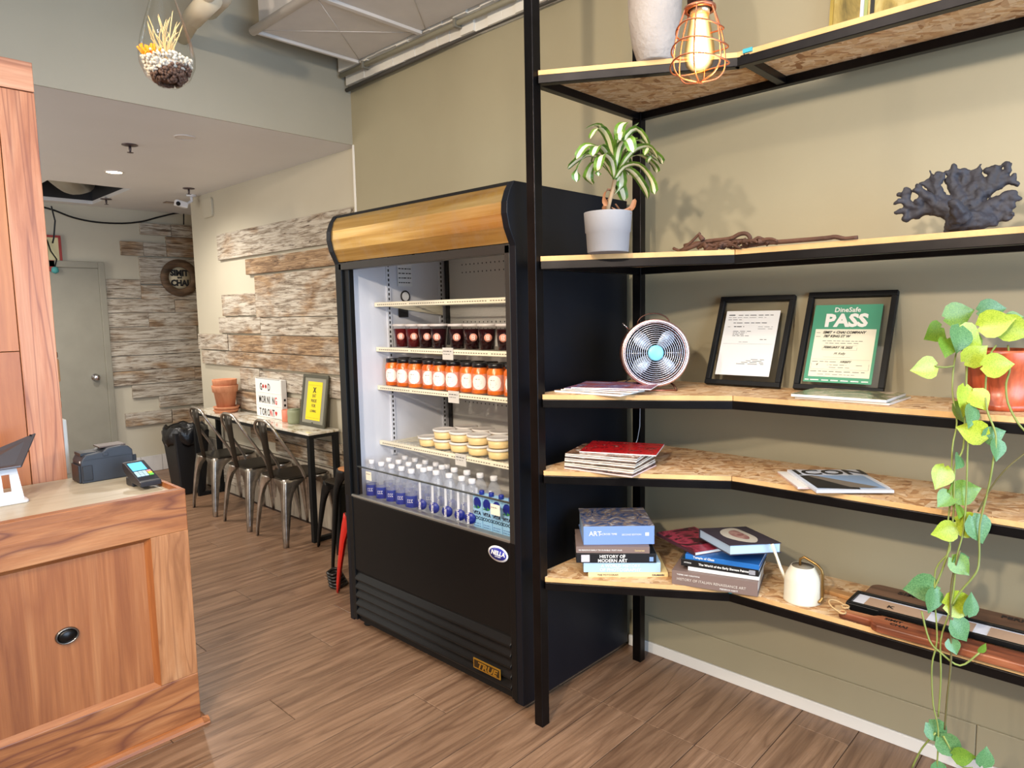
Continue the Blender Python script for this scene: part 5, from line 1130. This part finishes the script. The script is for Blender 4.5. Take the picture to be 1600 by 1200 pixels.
MB().lathe([(.80, .004), (.70, .008), (.5, .012), (.001, .014)], 32, (-1.992, CY0+.016, .487), Matrix(((.035, 0, 0), (0, 0, -1), (0, .028, 0)))).build('oval_knob_centre', pd, ko, world=True)

oakcol = wood('pinkish oak upright', ((162, 98, 66), (196, 132, 96), (214, 160, 124)), 'z', .8, 10, .4, .12, rings=20, ringcol=(138, 80, 58), ringamt=.75, rs=(.35, 7), randhue=.03)
maple = wood('orange maple veneer', ((160, 92, 46), (188, 118, 66), (206, 140, 86)), 'z', .6, 5, .38, .06, randhue=.05)
t = thing('wooden_screen', 'tall oak and maple clad screen wall behind the service counter', 'screen wall', (-2.3, 3.3, 0))
KX = -1.805
MB().box(KX-.12, KX, 3.25, 3.275, 0, 2.398).build('oak_board', oakcol, t, .002, world=True)
for z0, z1 in ((0, 1.408), (1.411, 2.398)): MB().box(-3.2, KX-.123, 3.25, 3.275, z0, z1).build('maple_panel', maple, t, .001, world=True)
MB().box(-3.2, KX, 3.246, 3.28, 2.401, 2.51).build('top_board', wood('pinkish oak lengthwise', ((166, 104, 74), (206, 146, 112), (222, 170, 138)), 'x', .8, 10, .4, .12, rings=8, ringcol=(126, 70, 48), ringamt=.7, rs=(.5, 9)), t, .002, world=True)
MB().box(-3.2, KX-.01, 3.275, 3.5, 0, 2.5).build('core', plain((90, 70, 56), .8), t, world=True)
brk = plain((150, 96, 70), .9, bump=.6, var=.2); brk2 = plain((96, 70, 54), .9, bump=.6, var=.2)
for i, (z0, z1, m, w) in enumerate(((.89, 1.12, M['chalk'], .026), (1.135, 1.16, brk2, .012), (1.165, 1.2, brk, .014), (1.205, 1.24, brk, .014), (1.245, 1.27, plain((196, 186, 172), .9), .012), (1.275, 1.37, plain((176, 128, 84), .8), .018), (1.373, 1.40, brk2, .016), (1.41, 1.46, M['chalk'], .008), (1.465, 1.52, plain((120, 118, 116), .9), .012), (2.1, 2.32, plain((170, 170, 172), .6), .014))):
    MB().box(KX-.03, KX+w, 3.30, 3.36, z0, z1).build('edge_piece', m, t, .006, world=True)
MB().tube([(-1.7448,3.4000,1.9959), (-1.7356,3.4000,1.9370), (-1.7455,3.4000,1.8659), (-1.7516,3.4000,1.8446)], .003, 6).build('loose_wire', M['blackmat'], t, world=True)

# tablet on stand -----------------------------------------------------------
zc = .8855
t = thing('tablet_stand', 'white tablet stand with a slot in its leg on the counter', 'stand', (-2.06, 3.02, zc))
Wm = plain((222, 222, 226), .35, name='white plastic')
MB().prism(rpoly(2.93, 3.10, -2.16, -2.0, .012), zc, zc+.010).build('base_plate', Wm, t, .003, world=True)
b0 = Vector((-2.078, 2.985, zc+.006))
mb = MB(); th = .008
# leaning leg with a slot: four bars around the opening
def lq(x, s_): return (x, 2.985-.02+.035*s_/.13, zc+.008+s_)
for x0, x1, s0, s1 in ((-2.14, -2.066, 0, .13), (-2.042, -2.008, 0, .13), (-2.066, -2.042, 0, .03), (-2.066, -2.042, .09, .13)):
    vs = [lq(x0, s0), lq(x1, s0), lq(x1-(.012 if x1 > -2.02 else 0)*s1/.13, s1), lq(x0, s1)]
    vs += [(a, b+th, c) for a, b, c in vs]
    mb.add(vs, [(0, 1, 2, 3), (7, 6, 5, 4), (0, 4, 5, 1), (1, 5, 6, 2), (2, 6, 7, 3), (3, 7, 4, 0)])
mb.build('stand_leg', Wm, t, world=True)
t = thing('tablet', 'dark grey tablet seen from behind, tilted on the white stand', 'tablet', (-2.08, 3.03, 1.0))
a_, b_, c_, d_ = Vector((-2.1294,3.0550,1.0482)), Vector((-1.9403,3.0550,1.1130)), Vector((-2.0102,2.9600,1.0131)), Vector((-2.1777,2.9600,1.0118))
n_ = (b_-a_).cross(d_-a_).normalized()*.007; n_ = n_ if n_.y > 0 else -n_
MB().add([a_, b_, c_, d_, a_+n_, b_+n_, c_+n_, d_+n_], [(0, 1, 2, 3), (7, 6, 5, 4), (0, 4, 5, 1), (1, 5, 6, 2), (2, 6, 7, 3), (3, 7, 4, 0)]).build('tablet_body', plain((96, 94, 100), .35, .6), t, .002, world=True)
MB().lathe([(.001, 0), (.004, 0), (.004, .001), (.001, .001)], 12, b_*.93+d_*.07-n_*.1, basis((1, 0, 0), (0, .9, .4))).build('camera_lens', M['black'], t, world=True)

# receipt printer
pb = plain((46, 52, 62), .5, bump=.1, name='dark printer plastic'); pbd = plain((30, 32, 38), .4)
t = thing('receipt_printer', 'dark grey receipt printer on the counter beside the card terminal', 'printer', (-1.698, 3.14, zc))
prf = [(-.098, 0), (-.098, .085), (-.09, .10), (-.08, .11), (-.02, .116), (0, .128), (.05, .132), (.075, .126), (.09, .11), (.092, 0)]
MB().prism(prf, 0, .115, lambda a, b, h: (a, -.06+h, b)).build('printer_body', pb, t, .004)
MB().box(-.092, -.03, -.035, .045, .105, .1165).build('paper_slot', pbd, t, .001)
MB().box(-.025, .072, -.04, .04, .128, .1345).build('paper_cover', plain((78, 66, 62), .5), t, .002)
MB().box(.09, .108, -.045, .045, .02, .085).build('side_unit', pbd, t, .003)
MB().box(-.106, -.097, -.05, .045, .002, .072).build('left_grip', pbd, t, .002)
MB().box(-.095, -.06, -.0645, -.058, .01, .07).build('side_recess', pbd, t, .002)
MB().box(-.02, -.0, -.0625, -.058, .098, .112).build('latch', pb, t, .002)
MB().box(-.09, .088, -.0608, -.0595, .0905, .0925).build('seam', pbd, t)
MB().box(-.099, -.09, -.05, -.04, .080, .088).build('paper_end', whitep, t, .001)
# card terminal
t = thing('card_terminal', 'black card terminal with a lit blue screen and coloured keys', 'card terminal', (-1.652, 2.86, zc+.0005), (0, 0, math.radians(4)))
tb = plain((34, 36, 44), .4)
prf = [(-.085, .012), (-.085, .03), (-.07, .034), (.06, .088), (.075, .088), (.078, .07), (.06, .05), (.0, .02)]
MB().prism(prf, -.038, .038, lambda a, b, h: (h, a, b)).build('terminal_body', tb, t, .003)
sl = math.atan2(.054, .13); q0 = Vector((0, -.07, .0345)); dU = Vector((0, math.cos(sl), math.sin(sl))); nU = Vector((0, -math.sin(sl), math.cos(sl)))
def pl(x0, x1, s0, s1, h0, h1):
    P = lambda x, s_, h: q0+Vector((x, 0, 0))+dU*s_+nU*h
    return MB().add([P(x0, s0, h0), P(x1, s0, h0), P(x1, s1, h0), P(x0, s1, h0), P(x0, s0, h1), P(x1, s0, h1), P(x1, s1, h1), P(x0, s1, h1)], [(0, 3, 2, 1), (4, 5, 6, 7), (0, 1, 5, 4), (1, 2, 6, 5), (2, 3, 7, 6), (3, 0, 4, 7)])
pl(-.030, .022, .072, .128, .0003, .0016).build('screen', emis((84, 176, 226), .75), t)
for i in range(3):
    for j in range(3): pl(-.031+.0145*j, -.0185+.0145*j, .028+.0125*i, .038+.0125*i, .0003, .003).build('key', plain((176, 208, 220), .4), t)
for i, c in enumerate(((110, 200, 90), (224, 206, 60), (226, 150, 160))): pl(.0135, .0285, .028+.0125*i, .038+.0125*i, .0003, .003).build('key', plain(c, .4), t)
MB().box(-.03, .03, .01, .07, 0, .03).build('terminal_foot', tb, t, .003)

# ---------------------------------------------------------------- dining ledge and chairs
mk = NT('pale marble'); v = mk.coord((1, 1, 1), rand=False); f = mk.noise(mk.coord((3, 1, 1), rand=False), 3, 6, .65, 2.5)
mk.set(Base_Color=mk.ramp(f, [(.38, (150, 134, 106)), (.46, (198, 190, 172)), (.56, (224, 220, 208)), (.75, (212, 206, 192))]), Roughness=.08)
t = thing('narrow_table', 'long narrow marble topped table on black square tube legs along the wall', 'table', (-.09, 5.0, 0))
MB().box(-.222, .012, 4.11, 6.02, .736, .752).build('tabletop', mk.m, t, .002, world=True)
MB().box(-.218, .01, 4.115, 6.015, .712, .736).build('table_frame', M['blackmat'], t, .001, world=True)
for y in (4.115, 5.985):
    for x in (-.215, -.025): MB().box(x, x+.035, y-.0, y+.035, .03, .715).build('leg', M['blackmat'], t, .001, world=True)
    MB().box(-.215, .01, y, y+.035, 0, .03).build('foot_bar', M['blackmat'], t, .001, world=True)
gk = NT('gunmetal'); f = gk.noise(gk.coord((1, 1, 1), rand=False), 12, 4, .6)
gk.set(Base_Color=gk.ramp(f, [(.3, (128, 122, 114)), (.7, (206, 198, 188))]), Metallic=.9, Roughness=.28); M['gun'] = gk.m
gd = plain((52, 47, 40), .35, .7, name='dark gunmetal')
def tolix(name, lbl, loc, rot, m, back=True, sh=.45, group=None, seatm=None, hw=.175):
    t = thing(name, lbl, 'chair' if back else 'stool', loc, rot, group)
    seat = MB().prism(rpoly(-hw, hw, -hw, hw, .05), sh-.012, sh); seat.build('seat', seatm or gd, t, .005)
    MB().prism(rpoly(-hw+.03, hw-.03, -hw+.03, hw-.03, .04), sh, sh+.0015).build('seat_pan', seatm or gd, t, .001)
    # skirt + four flaring legs
    for sx in (-1, 1):
        for sy in (-1, 1):
            lv_ = [(sh-.004, 0.0, .150), (sh-.03, .003, .14), (sh-.06, .008, .095), (sh-.10, .013, .066), (sh-.16, .02, .052), (sh*.35, .032, .04), (.05, .040, .03), (0, .042, .028)]
            vs = []
            for z, off, wl in lv_:
                cx, cy = sx*(hw-.004+off), sy*(hw-.004+off)
                # L section with rounded corner: outer then inner
                pts = [(cx-sx*wl, cy), (cx-sx*.014, cy), (cx-sx*.004, cy-sy*.004), (cx, cy-sy*.014), (cx, cy-sy*wl)]
                ins_ = [(cx-sx*.004, cy-sy*wl), (cx-sx*.004, cy-sy*.016), (cx-sx*.008, cy-sy*.008), (cx-sx*.016, cy-sy*.004), (cx-sx*wl, cy-sy*.004)]
                vs += [(a, b, z) for a, b in pts+ins_]
            n = 10; fs = []
            for i in range(len(lv_)-1):
                for j in range(n): fs.append((i*n+j, i*n+(j+1) % n, (i+1)*n+(j+1) % n, (i+1)*n+j))
            fs += [tuple(range(n)), tuple((len(lv_)-1)*n+j for j in range(n-1, -1, -1))]
            l = MB().add(vs, fs, 0, True).build('leg', m, t)
    if back:
        hp_ = smooth([(-.02, .168, sh-.02), (-.05, .168, sh+.06), (-.13, .163, sh+.19), (-.19, .148, sh+.29), (-.212, .12, sh+.35), (-.222, .06, sh+.383), (-.224, 0, sh+.388), (-.222, -.06, sh+.383), (-.212, -.12, sh+.35), (-.19, -.148, sh+.29), (-.13, -.163, sh+.19), (-.05, -.168, sh+.06), (-.02, -.168, sh-.02)], 4)
        MB().tube(hp_, .0105, 10).build('back_hoop', m, t)
        sp = MB(); prv = [(-.176, .034, sh-.01), (-.188, .036, sh+.06), (-.206, .044, sh+.2), (-.218, .052, sh+.3), (-.222, .06, sh+.378)]
        vs = []
        for x, w, z in prv: vs += [(x, -w, z), (x-.012, 0, z), (x, w, z), (x+.004, w, z), (x-.008, 0, z), (x+.004, -w, z)]
        fs = []
        for i in range(len(prv)-1):
            for j in range(6): fs.append((i*6+j, i*6+(j+1) % 6, (i+1)*6+(j+1) % 6, (i+1)*6+j))
        fs += [tuple(range(6)), tuple(24+j for j in range(5, -1, -1))]
        sp.add(vs, fs, 0, True).build('back_splat', gd, t)
        for sy in (-1, 1): MB().lathe([(.012, 0), (.012, .006), (.006, .010), (.001, .010)], 12, (-.02, sy*.165, sh-.01), basis((1, 0, 0), (0, 0, sy))).build('bolt', silver, t)
    return t
c0 = tolix('metal_chair', 'gunmetal cafe chair at the near end of the narrow table, close to the fridge', (-.185, 4.38, 0), 0, M['gun'], group='gunmetal cafe chairs at the narrow table')
dup(c0, (-.185, 4.90, 0), None, 'gunmetal cafe chair in the middle of the row at the narrow table')
dup(c0, (-.187, 5.465, 0), None, 'gunmetal cafe chair at the far end of the row, beside the bin')
tolix('metal_stool', 'low black metal stool between the table end and the orange seated stool', (-.10, 3.915, 0), 0, M['black'], back=False, group='stools beside the fridge', hw=.10)
tolix('metal_stool', 'taller black metal stool with an orange wooden seat beside the fridge', (-.235, 3.475, 0), .0, M['black'], back=False, sh=.62, group='stools beside the fridge', seatm=wood('orange seat wood', ((150, 92, 48), (192, 128, 76), (214, 152, 98)), 'y', 1, 8), hw=.12)
tolix('metal_stool', 'red metal stool mostly hidden behind the fridge side', (-.445, 3.165, 0), .0, plain((196, 36, 26), .35), back=False, sh=.45, group='stools beside the fridge', hw=.09)
# coil of black cable on the floor beside the red stool
cc_ = MB()
for k in range(5):
    cc_.tube([(.058*math.cos(a*math.pi/10)*(1-.06*k), .045*math.sin(a*math.pi/10)*(1-.06*k)+.006*k, .009+k*.017+.003*math.sin(a)) for a in range(20)], .0085, 6, closed=True)
o = cc_.build('cable_coil', plain((28, 28, 26), .35, bump=.3), None); o.location = (-.505, 3.365, 0); o.rotation_euler = (0, 0, .6); tag(o, 'coiled black cable on the floor beside the red stool leg', 'cable')
# things on the table ----------------------------------------------------------
tz = .7525
tc = wood('terracotta', ((190, 120, 84), (212, 146, 108), (224, 166, 130)), 'z', 3, 6, .8, .05, randhue=.03)
def tpot(z, s_, lbl):
    t = thing('terracotta_pot', lbl, 'flower pot', (-.10, 5.61, z), 0, 'terracotta pots on the narrow table')
    MB().lathe([(.068*s_, 0), (.088*s_, .135), (.098*s_, .137), (.103*s_, .185), (.103*s_, .19), (.094*s_, .19), (.08*s_, .14), (.06*s_, .01), (.001, .008)], 30).build('pot_body', tc, t)
def saucer(z, r, lbl):
    t = thing('terracotta_saucer', lbl, 'saucer', (-.10+(.004 if r > .1 else 0), 5.61, z), 0, 'terracotta saucers under the pots')
    MB().lathe([(r*.86, 0), (r, .022), (r, .025), (r*.93, .025), (r*.82, .006), (.001, .006)], 30).build('saucer_body', tc, t)
saucer(tz, .1, 'terracotta saucer lying directly on the narrow table'); saucer(tz+.0255, .104, 'terracotta saucer stacked on the lower saucer')
tpot(tz+.034, 1.0, 'outer terracotta pot standing in the saucers'); tpot(tz+.083, .93, 'inner terracotta pot nested in the outer one')
# letter light box
t = thing('letter_light_box', 'white letter board with three rows of black and red letters', 'sign', (-.012, 5.0, tz), 0)
bw, bh = .41, .300
MB().box(-.025, .02, -bw/2, bw/2, 0, bh).build('box_body', plain((228, 228, 226), .4), t, .004)
MB().box(-.0262, -.0245, -bw/2+.008, bw/2-.008, .008, bh-.008).build('front_panel', plain((236, 234, 230), .35), t)
red = plain((206, 50, 48), .4)
for zz in (.098, .196): MB().box(-.0285, -.0255, -bw/2+.006, bw/2-.006, zz-.002, zz+.002).build('letter_rail', whitep, t)
bk_ = plain((26, 26, 30), .5)
def row(parts, z, x0):
    x = x0
    for ch, m in parts:
        if ch == '*' or ch == '<':
            y = -x-.012; mb = MB()
            if ch == '*':
                for k in range(4): q = k*math.pi/4; mb.obox((-.0275, y, z+.03), (.001, .03, .006), Matrix.Rotation(q, 3, 'X'))
            else:
                pts = [(y, z+.008), (y+.016, z+.03), (y+.014, z+.042), (y+.006, z+.044), (y, z+.036), (y-.006, z+.044), (y-.014, z+.042), (y-.016, z+.03)]
                mb.prism(pts, -.0282, -.0268, lambda a, b, h: (h, a, b))
            mb.build('red_symbol', m, t); x += .042
        else:
            text(ch, .078, m, t, (-.0266, -x, z), world=False, bold=.0012, sx=.62); x += .042
row([('G', bk_), ('*', red), ('*', red), ('D', bk_)], .212, -.125)
row([('M', bk_), ('O', bk_), ('R', bk_), ('N', bk_), ('I', bk_), ('N', bk_), ('G', red)], .113, -.15)
row([('T', bk_), ('O', bk_), ('R', bk_), ('O', bk_), ('N', red), ('T', bk_), ('<', red)], .015, -.15)
for zz in (.15, .11): MB().box(-.008, .008, -bw/2-.0015, -bw/2+.002, zz-.009, zz+.009).build('switch', bk_, t, .001)
MB().box(-.026, -.02, -.18, .18, bh-.002, bh+.001).build('top_edge', plain((150, 156, 150), .4), t)
t = thing('candle_jar', 'small coral pink candle jar beside the letter board', 'candle', (-.04, 4.715, tz), 0, 'candle jars on the narrow table')
MB().lathe([(.038, 0), (.04, .003), (.04, .088), (.036, .09), (.035, .08), (.001, .078)], 24).build('jar_body', plain((214, 128, 100), .5), t)
t = thing('candle_jar', 'sage green ribbed candle jar beside the yellow framed print', 'candle', (-.05, 4.59, tz), 0, 'candle jars on the narrow table')
MB().lathe([(.046, 0), (.05, .004), (.052, .03), (.049, .05), (.052, .075), (.050, .098), (.046, .102), (.044, .09), (.001, .088)], 28).build('jar_body', plain((140, 146, 116), .45), t)
MB().lathe([(.046, .101), (.048, .106), (.001, .109)], 24, cap0=True).build('lid', plain((126, 134, 106), .4), t)
# framed yellow print
t = thing('small_frame', 'grey metal framed yellow print standing at the near end of the table', 'frame', (-.055, 4.515, tz+.001), (0, .15, 0))
gmf = plain((98, 98, 88), .35, .6)
w, h, e = .33, .365, .022
for b in ((0, -w, 0, e), (0, -w, h-e, h), (0, -e, e, h-e), (-w+e, -w, e, h-e)): MB().box(-.006, .006, b[0], b[1], b[2], b[3]).build('frame_bar', gmf, t, .001)
MB().box(.0, .002, -e, -w+e, e, h-e).build('backing', plain((132, 130, 116), .5), t)
yl = MB().box(-.0015, 0, -.07, -w+.07, .045, h-.05).build('yellow_print', plain((226, 206, 30), .5), t)
for i, (s_, zz) in enumerate((('EAT', .205), ('MADE', .17), ('FOR', .135), ('LOVING', .10))): text(s_, .034 if s_ != 'LOVING' else .026, ink, yl, (-.0018, -w/2, zz), world=False, align='CENTER', sx=.8)
text('X', .05, inkd, yl, (-.0018, -w/2, .24), world=False, align='CENTER', bold=.002)
lines([(.01, .18, .015, .0016), (.01, .18, .245, .0016)], ink, yl, (-.0016, -.07, .045), (0, -1, 0), (0, 0, 1))
MB().box(-.003, .004, -w/2-.008, -w/2+.008, .02, .03).build('clip', gmf, t)

# bin ---------------------------------------------------------------------------
t = thing('waste_bin', 'black waste bin lined with a black bag beside the far chair', 'bin', (-.20, 6.235, 0))
MB().add([(a*w_, b*w_, z) for z, w_ in ((0, .105), (.55, .15)) for a, b in ((-1, -1), (1, -1), (1, 1), (-1, 1))], [(0, 3, 2, 1), (0, 1, 5, 4), (1, 2, 6, 5), (2, 3, 7, 6), (3, 0, 4, 7)]).build('bin_body', plain((24, 24, 26), .45), t, .012)
bag = MB(); n = 44; vs = []
for r_b, z in ((.135, .50), (.168, .44), (.182, .47), (.186, .53), (.176, .585), (.16, .60), (.145, .585), (.13, .52), (.12, .40)):
    for j in range(n):
        a = 2*math.pi*j/n; q = max(abs(math.cos(a)), abs(math.sin(a)))**.5; rr = r_b*(1+.035*math.sin(7*a+z*30)+.02*math.sin(17*a+z*50))
        vs.append((rr*math.cos(a), rr*math.sin(a), z+.010*math.sin(5*a+1)+.006*math.sin(11*a)))
bag.add(vs, [(i*n+j, i*n+(j+1) % n, (i+1)*n+(j+1) % n, (i+1)*n+j) for i in range(8) for j in range(n)], 0, True).build('bin_bag', plain((18, 18, 20), .28, bump=.5), t)

# round sign on the far wall
t = thing('round_sign', 'round dark wooden ring sign with black lettering on the far wall planks', 'sign', (.262, 7.343, 1.938))
sb = basis((1, 0, 0), (0, 0, 1))
dkb = wood('dark stained wood', ((60, 46, 32), (100, 76, 54), (138, 112, 84)), 'x', 2, 16, .7, .3, randhue=0)
rg = MB().lathe([(.110, 0), (.186, 0), (.186, .012), (.110, .012), (.110, 0)], 44, (0, -.012, 0), sb, cap0=False, cap1=False).build('sign_ring', dkb, t)
MB().lathe([(.001, .0), (.110, .0), (.110, .004), (.001, .004)], 36, (0, -.006, 0), sb).build('sign_centre', plain((206, 194, 164), .8, var=.1), t)
for s_, sz, zz, b in (('SIMIT', .082, .022, .004), ('and', .034, -.006, .001), ('CHAI', .082, -.078, .004)):
    text(s_, sz, bk_, t, (0, -.0125, zz), u=(1, 0, 0), v=(0, 0, 1), world=False, align='CENTER', bold=b, sx=.92, depth=.002)
# low ceiling fittings ------------------------------------------------------------
def disc(nm, lbl, cat, x, y, r, m, z=LOW, group=None, ring=True, lit=None):
    t = thing(nm, lbl, cat, (x, y, z), 0, group)
    MB().lathe([(r, 0), (r, -.004), (r*.86, -.006), (r*.84, 0)], 28, cap0=False, cap1=False).build('trim_ring', m, t)
    MB().lathe([(.001, -.003), (r*.84, -.003)], 28, cap0=False, cap1=False).build('lens' if lit else 'cover', lit or m, t, fix=False)
wc_ = plain((214, 206, 198), .5)
disc('recessed_light', 'lit round recessed light in the low ceiling', 'ceiling light', -.815, 5.59, .062, wc_, lit=emis((255, 236, 200), 14))
disc('ceiling_speaker', 'round white cover flush in the low ceiling near the bulkhead', 'ceiling cover', -.83, 4.28, .06, wc_)
def sprinkler(x, y, lbl):
    t = thing('sprinkler_head', lbl, 'sprinkler', (x, y, LOW), 0, 'sprinkler heads in the low ceiling')
    g_ = plain((96, 84, 84), .4, .7)
    MB().lathe([(.045, 0), (.045, -.004), (.012, -.008)], 18, cap0=False).build('escutcheon', g_, t)
    MB().lathe([(.008, -.006), (.008, -.03), (.004, -.045)], 10).build('stem', g_, t)
    MB().lathe([(.001, -.045), (.018, -.046), (.018, -.048), (.001, -.049)], 14).build('deflector', g_, t)
sprinkler(-1.0, 4.68, 'sprinkler head nearest the bulkhead, before the lit recessed light')
sprinkler(-.50, 6.86, 'sprinkler head beside the open ceiling hatch')
sprinkler(-.17, 5.9, 'sprinkler head above the security camera')
t = thing('security_camera', 'small white security camera under the low ceiling at the wall end', 'camera', (-.03, 6.2, LOW))
MB().lathe([(.04, 0), (.04, -.012), (.02, -.016)], 18, cap0=False).build('mount', Wm, t)
MB().tube([(0, 0, -.01), (0, 0, -.05), (-.03, .02, -.075)], .012, 10).build('arm', Wm, t)
MB().obox((-.09, .0, -.085), (.10, .055, .05), Matrix.Rotation(.2, 3, 'Y')).build('camera_body', Wm, t, .008)
MB().lathe([(.018, 0), (.018, .006), (.001, .006)], 16, (-.125, -.026, -.088), basis((1, 0, 0), (0, 0, 1))).build('lens', M['black'], t)
t = thing('ceiling_vent', 'thin rectangular vent slot in the low ceiling before the far wall', 'vent', (-.0, 6.7, LOW))
MB().box(-.07, .05, -.04, .04, -.006, 0).build('vent_frame', plain((126, 108, 92), .6), t, .001)
MB().box(-.055, .035, -.025, .025, -.0065, -.0055).build('vent_slot', plain((190, 176, 160), .6), t)
t = tag(MB().prism(rpoly(5.93, 6.12, 2.38, 2.54, .03), 0, .02, lambda a, b, h: (.04-h, b, a)).build('wall_alarm_box', M['deep'], None, .003), 'painted alarm box on the passage wall below the ceiling corner', 'alarm box')
hs_ = thing('flexible_duct', 'crinkled silver flexible duct showing in the open ceiling hatch', 'duct', (-.8, 6.6, LOW+.1))
fx = MB(); P = smooth([(-1.05, 6.35, LOW+.17), (-.9, 6.55, LOW+.11), (-.78, 6.75, LOW+.10), (-.62, 7.05, LOW+.17)], 12)
fx.tube(P, [.10+(.007 if i % 2 else 0) for i in range(len(P))], 18); fx.build('duct_hose', plain((196, 190, 176), .3, .6, bump=.4), hs_, world=True)
cbl = tag(MB().tube(smooth([(-0.9021,7.3400,2.5408),(-0.7922,7.3400,2.5177),(-0.6360,7.3400,2.4634),(-0.4555,7.3400,2.4378),(-0.2370,7.3400,2.4434),(-0.0525,7.3400,2.4765),(0.0863,7.3400,2.5251),(0.2415,7.3400,2.5762),(0.3363,7.3400,2.5974),(0.4446,7.3400,2.6008)], 4), .008, 6).build('sagging_cable', M['blackmat']), 'black cable sagging across the far wall above the door', 'cable')
tag(MB().tube([(0.3486,7.3400,2.5922), (0.3410,7.3400,2.4766)], .006, 6).build('cable_drop', M['blackmat']), 'short black cable dropping to the top plank of the far wall', 'cable')
t = thing('red_frame_sign', 'narrow red framed notice on the far wall beside the screen edge', 'sign', (-.80, 7.36, 2.05))
rm = plain((150, 44, 36), .5)
for b in ((-.09, .05, 0, .02), (-.09, .05, .225, .245), (.03, .05, .02, .225), (-.09, -.07, .02, .225)): MB().box(b[0], b[1], -.015, .01, b[2], b[3]).build('frame_bar', rm, t, .002)
MB().box(-.07, .03, -.002, .004, .02, .225).build('notice', plain((214, 206, 160), .6), t)
MB().box(-.06, -.02, -.03, .0, -.08, .02).build('hanging_tag', rm, t); MB().lathe([(.001, -.03), (.028, -.015), (.03, .0), (.024, .025), (.001, .035)], 12, (-.02, -.03, -.07)).build('teal_ball', plain((70, 150, 150), .6), t)
MB().tube([(-.06, -.02, .2), (-.04, -.03, .1), (0, -.03, .03), (-.02, -.03, -.04)], .006, 6).build('wire', M['blackmat'], t)
